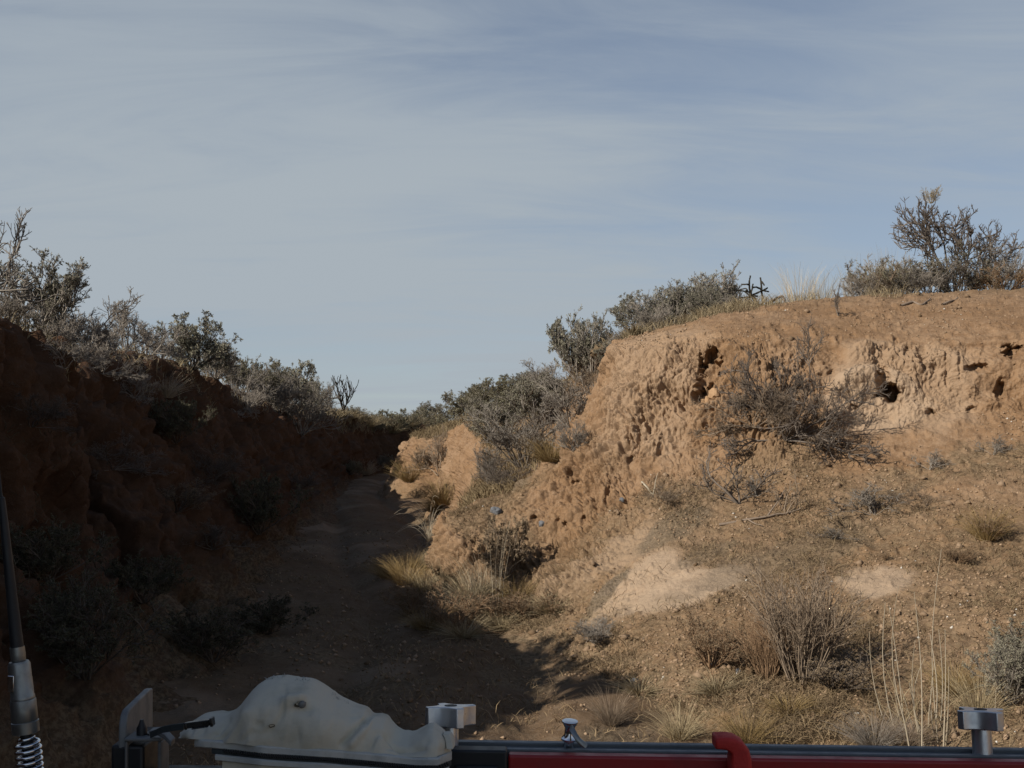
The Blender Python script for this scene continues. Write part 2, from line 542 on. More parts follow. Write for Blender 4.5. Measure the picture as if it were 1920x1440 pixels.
# left bank: profile by depth
LYs = [-14, -6, -2, 1, 2.8, 4.4, 5.4, 7, 8.5, 9.6, 10.4, 11.2, 13, 15, 18, 22, 28, 34, 40, 44, 48, 53, 62]
rimx = [-4.4, -4.2, -4.1, -3.9, -3.8, -3.8, -3.8, -3.8, -4.02, -4.2, -4.35, -4.85, -5.0, -5.2, -5.45, -6.0, -6.6, -6.9, -6.95, -6.5, -5.6, -3.9, -1.0]
rimz = [5.5, 5.6, 5.5, 4.3, 3.1, 2.6, 3.0, 3.0, 2.86, 2.80, 2.76, 2.72, 2.78, 3.0, 3.05, 3.0, 2.95, 2.9, 2.85, 2.72, 2.6, 2.5, 2.6]  # unseen near end raised to shade the vehicle front, notched to shape floor shadow
footx = [-2.0, -2.0, -2.0, -2.0, -2.0, -2.1, -2.1, -2.25, -2.4, -2.5, -2.6, -2.75, -3.0, -3.2, -3.6, -4.0, -4.5, -5.1, -5.6, -5.3, -4.4, -3.0, -.4]
cliff = [.5, .5, .5, .5, .5, .5, .5, .55, .58, .6, .6, .25, .2, .35, .3, .28, .25, .2, .12, .1, .1, .1, .1]     # share of the height that is wall
LB = []
for Y, rx_, rz_, fx_, cf in zip(LYs, rimx, rimz, footx, cliff):
    fz = float(floor_z(Y))
    h = rz_ - fz
    wd = rx_ - fx_
    base = 1 - cf
    cx0 = 0.80 if cf > .4 else 0.72
    col = [(fx_ + .7, Y, fz - .2), (fx_, Y, fz + .05), (fx_ + wd * cx0 * .35, Y, fz + h * base * .28), (fx_ + wd * cx0 * .68, Y, fz + h * base * .62), (fx_ + wd * cx0, Y, fz + h * base),
           (fx_ + wd * (cx0 + .10), Y, fz + h * (base + cf * .5)), (rx_, Y, rz_), (rx_ - .8, Y + .1, rz_ + .12), (rx_ - 4, Y + 1.0, rz_ + .3), (rx_ - 14, Y + 4, 3.9), (rx_ - 160, Y * 4 + 10, 4.2)]
    if Y >= 43:
        k = (Y - 40) / 22.0
        col[8] = (rx_ - 1.5 + 2 * k, Y + 6, rz_ + .15)
        col[9] = (rx_ - 6 + 6 * k, Y + 25, 2.9)
        col[10] = (rx_ - 80 + 60 * k, 240, 3.2)
    LB.append(col)
lnet = np.array(LB, float)
luc = [8, 10, 14, 16, 20, 20, 34, 50, 50, 40, 40, 70, 60, 70, 65, 60, 45, 40, 30, 30, 25, 20]
lvc = [10, 45, 50, 45, 40, 45, 30, 20, 10, 6]
lg = pchip_axis0(lnet, luc)
lg = np.transpose(pchip_axis0(np.transpose(lg, (1, 0, 2)), lvc), (1, 0, 2))
LU, LV = lg.shape[:2]
ln = grid_normals(lg)
LFLIP = ln[..., 2].mean() < 0
if LFLIP:
    ln = -ln
lp = lg.reshape(-1, 3)
lnn = ln.reshape(-1, 3)
lst = 1 - sstep(0.62, 0.9, lnn[:, 2])
lw = lp + 0.12 * np.stack([fbm(lp * 2.1 + 55, 2, 3), fbm(lp * 2.1 + 59, 2, 5), fbm(lp * 2.1 + 81, 2, 7)], 1)
lrill = 1 - np.abs(fbm(lw * np.array((1.5, 2.2, .45)), 3, 117)) * 2.4
ld = -(0.10 + .16 * lst) * sstep(.5, 1.0, lrill) + (0.18 + 0.18 * lst) * fbm(lw * np.array((1.2, 1.2, .9)), 3, 111)
ld += lst * (0.10 * -np.abs(vnoise(lw * np.array((3.6, 3.6, .6)), 121)) + 0.05 * -np.abs(vnoise(lw * np.array((9, 9, 2.0)), 123)) + .06)
ld -= (0.25 + .75 * lst) * 0.10 * sstep(0.6, 1.0, 1 - np.abs(fbm(lw * np.array((1.6, 1.6, .5)), 3, 137)) * 2.4)
ld += (lst * 0.06 + 0.02) * (0.55 - worley(lw * np.array((5, 5, 4.)), 131))
ld += (0.022 + 0.030 * lst) * fbm(lp * 11, 4, 151, .62)
ld += (lst * 0.05 + 0.02) * (0.55 - worley(lw * np.array((11, 11, 8.)), 133))
ld -= lst * 0.16 * sstep(0.35, 0.75, vnoise(lw * np.array((2.2, 2.2, 1.2)), 141))
lp = lp + lnn * ld[:, None]
lf = grid_faces(LU, LV)
if LFLIP:
    lf = lf[:, ::-1]
bank_l = mesh_np('arroyo_bank', lp, [lf], [SOIL_RED_SHADE], True)
tag(bank_l, kind='structure')
set_attr(bank_l, 'pale', np.zeros(len(lp)))
set_attr(bank_l, 'gravel', np.zeros(len(lp)))
set_attr(bank_l, 'litter', np.clip(sstep(.7, .2, lp[:, 2] + .3 * fbm(lp, 3, 91)) * .7 + .8 * sstep(6.2, 7.0, np.tile(np.concatenate([[k + i / c for i in range(c)] for k, c in enumerate(lvc)] + [[len(lvc)]]), LU)), 0, 1))

# wash floor
fy = np.concatenate([np.linspace(-12, 4, 20, endpoint=False), np.exp(np.linspace(np.log(4), np.log(62), 420))])
ft = np.linspace(-1, 1, 330)
cxf = np.interp(fy, (-12, 12, 20, 30, 40, 50, 62), (.3, .2, -1.6, -3.4, -4.6, -4.0, -1.0))
hw = np.interp(fy, (-12, 12, 20, 62), (4.6, 4.2, 4.0, 5.0))
FX = cxf[:, None] + ft[None, :] * hw[:, None]
FYg = np.repeat(fy[:, None], len(ft), 1)
FZ = np.repeat(floor_z(fy)[:, None], len(ft), 1)
fp = np.stack((FX, FYg, FZ), 2).reshape(-1, 3)
fz_add = 0.05 * fbm(fp * 1.1, 3, 201) + 0.03 * fbm(fp * 4, 3, 203) + 0.016 * sstep(.1, .6, fbm(fp * 11, 3, 205))
rut = fp[:, 0] - np.repeat(cxf, len(ft)) + 0.9
rut = rut + 0.12 * np.sin(fp[:, 1] * .5)
fz_add -= 0.085 * np.exp(-((rut - .75) / .20) ** 2) + 0.085 * np.exp(-((rut + .75) / .20) ** 2)
fz_add += 0.05 * np.exp(-(rut / .35) ** 2)
fp[:, 2] += fz_add
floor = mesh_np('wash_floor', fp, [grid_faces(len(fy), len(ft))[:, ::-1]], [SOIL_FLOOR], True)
tag(floor, kind='structure')
set_attr(floor, 'pale', 0.35 * sstep(.1, .5, fbm(fp * .8, 3, 211)))
set_attr(floor, 'gravel', 0.6 * sstep(.15, .5, fbm(fp * 1.3, 3, 213)))
set_attr(floor, 'litter', 0.7 * sstep(-.1, .4, fbm(fp * 1.6, 3, 215)))

# the plain the wash is cut into, out to the horizon
px_ = np.linspace(-900, 900, 60)
py_ = np.concatenate([np.linspace(56, 300, 40), np.linspace(330, 1500, 20)])
PX, PY = np.meshgrid(px_, py_, indexing='ij')
pp = np.stack((PX, PY, np.full_like(PX, 2.35)), 2).reshape(-1, 3)
pp[:, 2] += 0.25 * fbm(pp * .03, 3, 221)
plain = mesh_np('plain', pp, [grid_faces(len(px_), len(py_))], [SOIL], True)
tag(plain, kind='structure')
for a_ in ('pale', 'gravel'):
    set_attr(plain, a_, np.zeros(len(pp)))
set_attr(plain, 'litter', np.ones(len(pp)))
bpy.context.view_layer.update()
TERR = [bank_r, bank_l, floor, plain]


def cast(o, d):
    best = None
    for t_ in TERR:
        hit, loc, nor, idx = t_.ray_cast(o, d)
        if hit:
            dd = (loc - o).length
            if best is None or dd < best[0]:
                best = (dd, loc.copy(), nor.copy())
    return best


def ground_px(px, py):
    d = Vector(P(px, py, 1.0)) - Vector((0, 0, EYE))
    r = cast(Vector((0, 0, EYE)), d.normalized())
    return (r[1], r[2]) if r else None


def ground_at(x, y):
    r = cast(Vector((x, y, 30)), Vector((0, 0, -1)))
    return (r[1], r[2]) if r else (Vector((x, y, 0)), Vector((0, 0, 1)))

# ------------------------------------------------------------------ plants
TWIG_GREY = leafy_mat('grey_twig', (0.22, 0.19, 0.16), (0.38, 0.335, 0.285), k=0.80)
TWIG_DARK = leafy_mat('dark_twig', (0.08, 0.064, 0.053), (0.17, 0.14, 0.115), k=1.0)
TWIG_BROWN = leafy_mat('brown_twig', (0.16, 0.12, 0.085), (0.29, 0.225, 0.165), k=1.0)
TWIG_RUST = leafy_mat('rust_twig', (0.19, 0.12, 0.07), (0.31, 0.205, 0.125), k=1.0)
LEAF_SAGE = leafy_mat('sage_leaf', (0.17, 0.155, 0.115), (0.33, 0.31, 0.225), k=0.80)
LEAF_GREEN = leafy_mat('olive_leaf', (0.12, 0.11, 0.065), (0.25, 0.225, 0.15), k=0.9)
LEAF_BROWN = leafy_mat('brown_leaf', (0.15, 0.11, 0.07), (0.28, 0.21, 0.135), k=1.0)
LEAF_SHADE = leafy_mat('olive_leaf_shade', (0.075, 0.072, 0.045), (0.15, 0.14, 0.09))  # olive leaf coloured darker to stand in for the left bank's shade
STRAW = leafy_mat('straw', (0.34, 0.26, 0.15), (0.50, 0.41, 0.26))
GOLD = leafy_mat('gold_straw', (0.24, 0.16, 0.065), (0.38, 0.27, 0.125))
PALE = leafy_mat('pale_straw', (0.42, 0.35, 0.25), (0.58, 0.50, 0.38))
CHOLLA = leafy_mat('cholla_skin', (0.035, 0.032, 0.024), (0.07, 0.06, 0.045))


def norm(v):
    return v / (np.linalg.norm(v, axis=-1, keepdims=True) + 1e-9)


def grow(starts, dirs, lens, K, wander, up, rng):
    pts_ = [starts]
    d = norm(dirs)
    for k in range(K):
        d = norm(d + wander * rng.normal(size=d.shape) + np.array((0, 0, up)))
        pts_.append(pts_[-1] + d * (lens / K)[:, None])
    return np.stack(pts_, 1)


def kids(br, rads, n, t0, t1, ang, lens, rng):
    """n children on each branch (N,K+1,3) -> starts, dirs, lens, rads"""
    N, K1 = br.shape[:2]
    t = rng.uniform(t0, t1, (N, n)) * (K1 - 1)
    i = np.minimum(t.astype(int), K1 - 2)
    f = (t - i)[..., None]
    idx = np.arange(N)[:, None]
    a, b_ = br[idx, i], br[idx, i + 1]
    st = a + (b_ - a) * f
    d = norm(b_ - a)
    r = norm(np.cross(d, rng.normal(size=d.shape)))
    an = rng.uniform(ang[0], ang[1], (N, n, 1))
    dd = d * np.cos(an) + r * np.sin(an)
    ln_ = lens[:, None] * rng.uniform(0.6, 1.2, (N, n)) * (1.1 - 0.5 * t / (K1 - 1))
    rr = np.repeat(rads[:, None], n, 1)
    return st.reshape(-1, 3), dd.reshape(-1, 3), ln_.ravel(), rr.ravel()


def tubes(brs, sides=3):
    """brs: list of (pts (N,K+1,3), r0 (N,), r1 (N,)) -> verts, quads"""
    V, Q = [], []
    off = 0
    for br, r0, r1 in brs:
        N, K1 = br.shape[:2]
        d = norm(np.gradient(br, axis=1))
        ref = np.where(np.abs(d[..., 2:3]) > 0.9, np.array((1.0, 0, 0)), np.array((0, 0, 1.0)))
        u = norm(np.cross(d, ref))
        w = np.cross(d, u)
        r = r0[:, None] + (r1 - r0)[:, None] * np.linspace(0, 1, K1)[None]
        an = np.arange(sides) * 2 * math.pi / sides
        ring = br[:, :, None, :] + r[:, :, None, None] * (np.cos(an)[None, None, :, None] * u[:, :, None, :] + np.sin(an)[None, None, :, None] * w[:, :, None, :])
        V.append(ring.reshape(-1, 3))
        base = off + (np.arange(N)[:, None, None] * K1 + np.arange(K1 - 1)[None, :, None]) * sides
        s = np.arange(sides)[None, None, :]
        s2 = (s + 1) % sides
        Q.append(np.stack((base + s, base + s2, base + sides + s2, base + sides + s), -1).reshape(-1, 4))
        off += N * K1 * sides
    return np.concatenate(V), np.concatenate(Q)


def leaves(br, n, size, aspect, rng, droop=0.3):
    """n small lance-shaped leaves on each twig"""
    st, d, _, _ = kids(br, np.ones(len(br)), n, 0.1, 1.0, (0.3, 1.2), np.ones(len(br)), rng)
    L = size * rng.uniform(0.6, 1.3, len(st))[:, None]
    s = norm(np.cross(d, rng.normal(size=d.shape)))
    tip = st + d * L + np.array((0, 0, -droop)) * L * rng.random((len(st), 1)) * 0.5
    mid = st + d * L * 0.55
    V = np.stack((st, mid + s * L * aspect, tip, mid - s * L * aspect), 1).reshape(-1, 3)
    Q = np.arange(len(V)).reshape(-1, 4)
    return V, Q


PROTO = {}


def unitise(parts_, wfrac=None):
    """scale to unit height"""
    zmax = np.percentile(parts_[0][0][:, 2], 99.7)
    return [(v / zmax, q) for v, q in parts_]


def shrub(key, seed, stems=13, cone=1.0, up=0.10, wander=0.16, n1=7, n2=6, n3=4, tw=0.0045, leaf=0, lsize=0.045, lasp=0.28, l1=0.5, l2=0.27, l3=0.13, base=0.06, mats=(TWIG_GREY, LEAF_SAGE), flat=1.0, t0=0.25, tuft=None):
    rng = np.random.default_rng(seed)
    az = rng.uniform(0, 2 * math.pi, stems)
    th = cone * np.sqrt(rng.uniform(0.02, 1, stems))
    d = np.stack((np.sin(th) * np.cos(az), np.sin(th) * np.sin(az), np.cos(th)), 1)
    st = np.stack((np.cos(az), np.sin(az), np.zeros(stems)), 1) * base * rng.random((stems, 1))
    ln_ = rng.uniform(0.65, 1.05, stems)
    b0 = grow(st, d, ln_, 6, wander, up, rng)
    r0 = rng.uniform(2.6, 4.2, stems) * tw
    brs = [(b0, r0, r0 * 0.4)]
    s, d, l, r = kids(b0, r0, n1, t0, 1.0, (0.3, 0.95), ln_ * l1, rng)
    b1 = grow(s, d, l, 5, wander * 1.1, up, rng)
    brs.append((b1, np.full(len(b1), 1.9 * tw), np.full(len(b1), 1.0 * tw)))
    s, d, l, r = kids(b1, r, n2, 0.2, 1.0, (0.3, 0.9), l / l1 * l2, rng)
    b2 = grow(s, d, l, 3, wander * 1.2, up, rng)
    brs.append((b2, np.full(len(b2), 1.15 * tw), np.full(len(b2), 0.7 * tw)))
    tipb = b2
    if n3:
        s, d, l, r = kids(b2, r, n3, 0.25, 1.0, (0.3, 0.9), l / l2 * l3, rng)
        b3 = grow(s, d, l, 2, wander * 1.3, up, rng)
        brs.append((b3, np.full(len(b3), 0.8 * tw), np.full(len(b3), 0.5 * tw)))
        tipb = b3
    parts_ = [tubes(brs)]
    if leaf:
        parts_.append(leaves(tipb, leaf, lsize, lasp, rng))
    parts_ = unitise(parts_)
    if flat != 1.0:
        parts_ = [(v * np.array((flat, flat, 1)), q) for v, q in parts_]
    w = np.percentile(np.abs(parts_[0][0][:, 0]), 98) * 2
    PROTO[key] = dict(parts=[('branches', parts_[0], mats[0])] + ([('foliage', parts_[1], mats[1])] if leaf else []), w=w, me=None)


def tuft(key, seed, n=260, lean=0.5, r=0.06, wid=0.006, curve=0.5, mat=STRAW, K=4, lo=0.35):
    rng = np.random.default_rng(seed)
    az = rng.uniform(0, 2 * math.pi, n)
    th = lean * np.sqrt(rng.random(n)) * rng.choice((0.6, 1, 1.3), n)
    d = np.stack((np.sin(th) * np.cos(az), np.sin(th) * np.sin(az), np.cos(th)), 1)
    st = np.stack((np.cos(az), np.sin(az), np.zeros(n)), 1) * r * np.sqrt(rng.random((n, 1)))
    ln_ = rng.uniform(lo, 1.05, n)
    pts_ = [st]
    for k in range(K):
        d = norm(d + 0.07 * rng.normal(size=d.shape) + np.stack((np.cos(az), np.sin(az), np.full(n, -0.5)), 1) * curve * 0.3 * k / K)
        pts_.append(pts_[-1] + d * (ln_ / K)[:, None])
    br = np.stack(pts_, 1)
    sd = norm(np.cross(d, rng.normal(size=d.shape)))
    w = wid * rng.uniform(0.5, 1.2, n)[:, None] * np.linspace(1, 0.25, K + 1)[None]
    A = br - sd[:, None] * w[..., None]
    B = br + sd[:, None] * w[..., None]
    V = np.stack((A, B), 2).reshape(-1, 3)
    b = (np.arange(n)[:, None] * (K + 1) + np.arange(K)[None]).reshape(-1) * 2
    Q = np.stack((b, b + 1, b + 3, b + 2), 1)
    v = V / np.percentile(V[:, 2], 99.7)
    PROTO[key] = dict(parts=[('blades', (v, Q), mat)], w=np.percentile(np.abs(v[:, 0]), 97) * 2, me=None)


def cholla(key, seed, kind):
    rng = np.random.default_rng(seed)
    brs = []

    def arm(p0, d, L, r, K=4, up=0.25, wander=0.1):
        b = grow(np.array([p0], float), np.array([d], float), np.array([L]), K, wander, up, rng)
        brs.append((b, np.array([r]), np.array([r * 0.8])))
        return b[0]
    if kind == 'star':
        # two jointed stems with arms raying out, about as deep as they are wide
        seg = [((930, 800), (935, 740), (960, 620), 1.25), ((960, 620), (880, 545), (760, 525), 1), ((960, 625), (880, 632), (790, 645), 1), ((955, 630), (900, 650), (850, 692), 1), ((975, 610), (1030, 605), (1078, 612), 1), ((980, 620), (1020, 640), (1055, 645), 1),
               ((980, 620), (1030, 680), (1078, 745), 1.1), ((965, 610), (950, 530), (930, 455), 1.1), ((930, 460), (925, 400), (932, 338), 1), ((930, 460), (870, 462), (812, 460), 1), ((970, 610), (990, 540), (1005, 470), 1), ((1005, 470), (1012, 450), (1022, 425), .8),
               ((995, 490), (1050, 482), (1112, 487), 1), ((985, 600), (1060, 570), (1125, 540), 1), ((920, 535), (900, 500), (820, 515), .8), ((970, 600), (960, 560), (905, 520), .9),
               ((1130, 810), (1138, 660), (1122, 530), 1.3), ((1122, 530), (1118, 440), (1108, 345), 1.05), ((1125, 540), (1170, 520), (1215, 492), 1), ((1125, 540), (1180, 545), (1228, 553), .9), ((1116, 400), (1135, 430), (1152, 465), .9), ((1122, 530), (1090, 505), (1045, 500), .9)]
        ydep = {}
        for i, (p0, p1, p2, k) in enumerate(seg):
            q = []
            for j, p in enumerate((p0, p1, p2)):
                key_ = (round(p[0] / 25), round(p[1] / 25))
                if j == 0:
                    y = ydep.get(key_, 0.0)
                else:
                    y = q[-1][1] + rng.uniform(-.16, .16) * (0 if k >= 1.2 else 1)
                ydep[key_] = y
                q.append(((p[0] - 1000) / 460, y, (800 - p[1]) / 460))
            brs.append((pchip_axis0(np.array(q), [3, 3])[None], np.array([.030 * k]), np.array([.025 * k])))
    else:
        st = [arm((0, 0, 0), (0, 0, 1), 0.2, 0.03, up=.3)]
        ends = []
        for k in range(11):
            a = rng.uniform(0, 6.28)
            ends.append(arm(st[0][-1 - (k % 3)], (math.cos(a), math.sin(a) * 0.8, 0.6), rng.uniform(0.45, 0.7), 0.0105, K=6, up=0.22, wander=0.1))
        for b in ends:
            for j in range(4):
                arm(b[rng.integers(2, 7)], (rng.normal() * 0.7, rng.normal() * 0.5, 0.7), rng.uniform(0.16, 0.34), 0.008, K=4, up=0.22, wander=0.14)
    V, Q = tubes(brs, 6)
    # stubby spined tubercles give the joints a rough outline
    V = V + 0.010 * np.stack([vnoise(V * 40 + 3 * i, 300 + i) for i in range(3)], 1)
    v = V / np.percentile(V[:, 2], 99.9)
    PROTO[key] = dict(parts=[('joints', (v, Q), CHOLLA)], w=np.percentile(np.abs(v[:, 0]), 99) * 2, me=None)


shrub('sage_a', 1, stems=20, leaf=4, lsize=0.034, lasp=0.17, n3=5, tw=.004, mats=(TWIG_GREY, LEAF_SAGE))
shrub('sage_b', 2, stems=12, cone=0.85, leaf=4, lsize=0.036, lasp=0.18, n1=7, n3=5, tw=.004, mats=(TWIG_GREY, LEAF_SAGE), wander=0.2)
shrub('sage_c', 3, stems=22, cone=1.15, leaf=5, lsize=0.038, lasp=.2, n3=5, tw=.0038, mats=(TWIG_GREY, LEAF_GREEN))
shrub('leafy', 4, stems=18, cone=1.0, n1=7, n2=5, n3=3, leaf=6, lsize=0.055, lasp=0.16, tw=.004, t0=.15, mats=(TWIG_DARK, LEAF_GREEN), wander=0.18)
shrub('bare_a', 5, stems=15, cone=1.05, n1=8, n2=6, n3=4, tw=0.0042, mats=(TWIG_GREY, None), wander=0.2)
shrub('bare_b', 6, stems=9, cone=0.85, n1=7, n2=6, n3=3, tw=0.0048, mats=(TWIG_GREY, None), wander=0.24)
shrub('wiry', 7, stems=14, cone=1.4, up=0.05, n1=9, n2=7, n3=4, tw=0.0034, mats=(TWIG_BROWN, None), wander=0.22)
shrub('sapling', 8, stems=4, cone=0.55, up=0.12, n1=6, n2=4, n3=2, tw=0.0055, mats=(TWIG_DARK, None), wander=0.2, base=0.02)
shrub('upright', 9, stems=120, cone=0.46, up=0.04, wander=0.05, n1=4, n2=3, n3=2, l1=0.35, l2=0.16, l3=0.07, tw=0.0019, leaf=0, mats=(TWIG_BROWN, None), base=0.16, t0=0.4)
shrub('clump', 10, stems=26, cone=1.0, up=0.08, wander=0.12, n1=6, n2=5, n3=3, l1=0.4, l2=0.2, l3=0.1, tw=0.0036, leaf=3, lsize=0.036, lasp=0.11, mats=(TWIG_RUST, LEAF_BROWN), base=0.1)
shrub('skeletal', 11, stems=7, cone=0.75, up=0.10, wander=0.26, n1=7, n2=7, n3=5, l1=0.55, l2=0.26, l3=0.12, tw=0.0042, mats=(TWIG_DARK, None), base=0.04, t0=0.35)
shrub('spiky', 12, stems=34, cone=0.62, up=0.14, wander=0.1, n1=6, n2=4, n3=3, l1=0.4, l2=0.2, l3=0.1, tw=0.0042, leaf=3, lsize=0.03, lasp=0.18, mats=(TWIG_GREY, LEAF_SAGE), base=0.16)
tuft('bunch', 21, n=700, lean=0.8, r=0.2, wid=0.0042, lo=.25, curve=1.0, mat=GOLD)
tuft('straw', 22, n=170, lean=0.26, r=0.22, wid=0.0032, curve=0.5, mat=STRAW, lo=0.3)
tuft('low_grass', 23, n=520, lean=1.15, r=0.22, wid=0.008, curve=1.0, mat=GOLD, lo=0.3)
tuft('arching', 24, n=60, lean=0.9, r=0.06, wid=0.0065, curve=2.6, mat=PALE, K=8, lo=0.6)
tuft('stalks', 25, n=13, lean=0.14, r=0.13, wid=0.0042, curve=0.25, mat=PALE, K=6, lo=0.55)
cholla('star', 31, 'star')
cholla('candelabra', 32, 'candelabra')

NAMES = {'sage': 'sagebrush', 'leafy': 'leafy_shrub', 'bare': 'bare_shrub', 'wiry': 'wiry_shrub', 'sapling': 'bare_sapling', 'upright': 'upright_shrub', 'clump': 'dry_shrub', 'skeletal': 'skeletal_shrub',
         'spiky': 'spiky_shrub', 'bunch': 'bunchgrass', 'straw': 'straw_grass', 'low_grass': 'low_grass', 'arching': 'arching_grass', 'stalks': 'tall_grass', 'star': 'cholla_cactus', 'candelabra': 'cholla_cactus'}
prng = random.Random(5)


def kind_name(key):
    for k, v in NAMES.items():
        if key == k or key.startswith(k + '_'):
            return v
    return 'shrub'


def plant(key, px, py, hpx, label, cat, Y=None, w=None, mat=None, lmat=None, group=None, rot=None, tilt=0.0, sink=0.02):
    pr = PROTO[key]
    if Y is None:
        hit = ground_px(px, py)
        if hit is None:
            print('NO HIT', label)
            return None
        loc = hit[0]
    else:
        loc = ground_at((px - 960.0) / F * Y, Y)[0]
    h = hpx * loc.y / F
    sc = h
    wx = sc if w is None else (w * loc.y / F) / pr['w']
    root = empty(kind_name(key), (loc.x, loc.y, loc.z - sink * h), label, cat, group)
    root.rotation_euler = (0, tilt, prng.uniform(0, 6.28) if rot is None else rot)
    root.scale = (wx, wx, sc)
    if pr['me'] is None:
        pr['me'] = []
        for nm, (v, q), m in pr['parts']:
            o = mesh_np(nm, v, [q], [m], False, root)
            pr['me'].append(o)
        obs = pr['me']
    else:
        obs = []
        for o in pr['me']:
            c = o.copy()
            COL.objects.link(c)
            c.parent = root
            obs.append(c)
    for o, m in zip(obs, (mat, lmat)):
        o.material_slots[0].link = 'OBJECT'
        o.material_slots[0].material = m if m else pr['parts'][pr['me'].index(o) if o in pr['me'] else obs.index(o)][2]
    return root


GL = 'shrubs along the left rim'
GR = 'shrubs along the right rim'
GV = 'grey shrubs in the side gully'
GF = 'bushes on the far skyline'
GS = 'small bare bushes on the sunlit slope'
GB = 'dry bushes at the foot of the bank'
GD = 'shrubs in the shade of the left bank'

# left rim
plant('bare_b', -45, 0, 300, 'tall bare grey shrub reaching in at the left picture edge above the red wall', 'shrub', Y=8.7, w=210, group=GL, rot=1.0)
plant('sage_a', 50, 0, 185, 'large airy grey sagebrush atop the left earth wall, its crown nearest the picture edge', 'shrub', Y=12.8, w=215, group=GL)
plant('bare_a', 150, 0, 125, 'tangled bare grey shrub just right of the large left sagebrush', 'shrub', Y=13.2, w=170, group=GL)
plant('bare_b', 235, 0, 125, 'wispy pale grey shrub standing above the orange lit lip of the left bank', 'shrub', Y=15.6, w=120, group=GL)
plant('leafy', 358, 0, 105, 'bushy shrub with chunky pale leaf tips standing out on the left skyline', 'shrub', Y=19.0, w=140, lmat=LEAF_SAGE, group=GL)
plant('bare_a', 300, 0, 75, 'low grey twiggy shrub tucked left of the chunky-leaved bush', 'shrub', Y=17.2, w=90, group=GL)
plant('wiry', 120, 690, 90, 'dark drooping brush hanging over the notch in the left wall', 'shrub', w=150, mat=TWIG_GREY, group=GL)
plant('sage_c', 440, 0, 65, 'small dark green shrub right beside the chunky-leaved bush on the left rim', 'shrub', Y=24, w=70, group=GL)
plant('sage_a', 405, 710, 70, 'grey shrub spilling over the left rim below the small dark green one', 'shrub', w=110, group=GL)
plant('sage_c', 487, 0, 75, 'rounded olive shrub in the middle of the left rim thicket', 'shrub', Y=28.5, w=95, group=GL)
plant('leafy', 545, 0, 95, 'dark leafy bush forming the highest hump of the left rim thicket', 'shrub', Y=33, w=110, lmat=LEAF_SAGE, group=GL)
plant('sage_a', 583, 0, 80, 'grey bush at the right end of the left rim thicket', 'shrub', Y=37, w=80, group=GL)
plant('bare_a', 565, 815, 110, 'pale bare brush hanging down the left bank below the thicket', 'shrub', w=120, group=GL)
plant('bare_a', 525, 775, 80, 'bare grey brush on the rim slope under the highest hump', 'shrub', w=100, group=GL)
plant('bunch', 310, 745, 50, 'pale dry grass clump on the shaded left slope', 'grass', w=80, mat=PALE)
# left bank, in shade; most shrubs coloured dark to deepen it
plant('sage_c', 330, 830, 85, 'dark shrub high on the shaded left slope', 'shrub', w=120, mat=TWIG_DARK, lmat=LEAF_SHADE, group=GD)
plant('sage_c', 485, 1000, 110, 'large round dark shrub at the foot of the left bank', 'shrub', w=150, mat=TWIG_DARK, lmat=LEAF_SHADE, group=GD)
plant('sage_a', 160, 1270, 190, 'broad dim grey sagebrush in deep shade behind the antenna', 'shrub', w=250, mat=TWIG_DARK, lmat=LEAF_SHADE, group=GD)
plant('sage_a', 400, 1240, 110, 'dim sagebrush in deep shade above the pale jack cover', 'shrub', w=160, mat=TWIG_DARK, lmat=LEAF_SHADE, group=GD)
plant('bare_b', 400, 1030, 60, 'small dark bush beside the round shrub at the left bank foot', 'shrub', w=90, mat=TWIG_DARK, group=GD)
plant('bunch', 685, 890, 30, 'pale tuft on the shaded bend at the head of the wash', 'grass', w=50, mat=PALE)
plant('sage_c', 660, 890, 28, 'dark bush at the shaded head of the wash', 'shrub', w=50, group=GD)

# far skyline
plant('candelabra', 645, 0, 76, 'leafless many-armed cactus standing alone on the centre-left skyline', 'cactus', Y=43, w=62)
far_list = [(700, 46, 36, 'sage_c', 'dark low bush right of the many-armed cactus'), (738, 48, 46, 'leafy', 'dark peaked bush in the middle of the skyline gap'), (775, 50, 30, 'sage_c', 'small dark bush at the lowest dip of the skyline'),
            (668, 45, 26, 'sage_a', 'grey low bush directly beside the many-armed cactus'), (803, 44, 34, 'sage_a', 'grey bush just right of the skyline dip'), (835, 42, 44, 'leafy', 'dark spiky bush left of the twin skyline points'),
            (868, 40, 58, 'leafy', 'dark upright pointed bush on the skyline above the small pale spurs'), (905, 38, 52, 'sage_c', 'dark olive bush right of the pointed skyline bush'), (945, 36, 55, 'leafy', 'bushy dark shrub with a spiky crown near the centre skyline'),
            (985, 34, 52, 'sage_a', 'grey bush on the skyline left of the tall dark rim shrub'), (1015, 32, 62, 'bare_a', 'hazy bare bush on the skyline beside the tall dark rim shrub'), (758, 47, 24, 'sage_a', 'tiny grey bush under the peaked skyline bush'),
            (720, 45, 26, 'sage_a', 'grey green clump on the far bank below the dark low bush'), (790, 52, 36, 'sage_c', 'olive bush filling the right half of the skyline dip'), (820, 56, 44, 'sage_a', 'pale grey bush peeping over the skyline left of the spiky bush'),
            (855, 50, 46, 'sage_a', 'grey bush behind the pointed skyline bush'), (888, 44, 50, 'sage_c', 'dark bush between the pointed and the olive skyline bushes')]
for (x, Yf, h, k, lab) in far_list:
    plant(k, x, 0, h, lab, 'bush', Y=Yf, w=h * 1.5, group=GF)
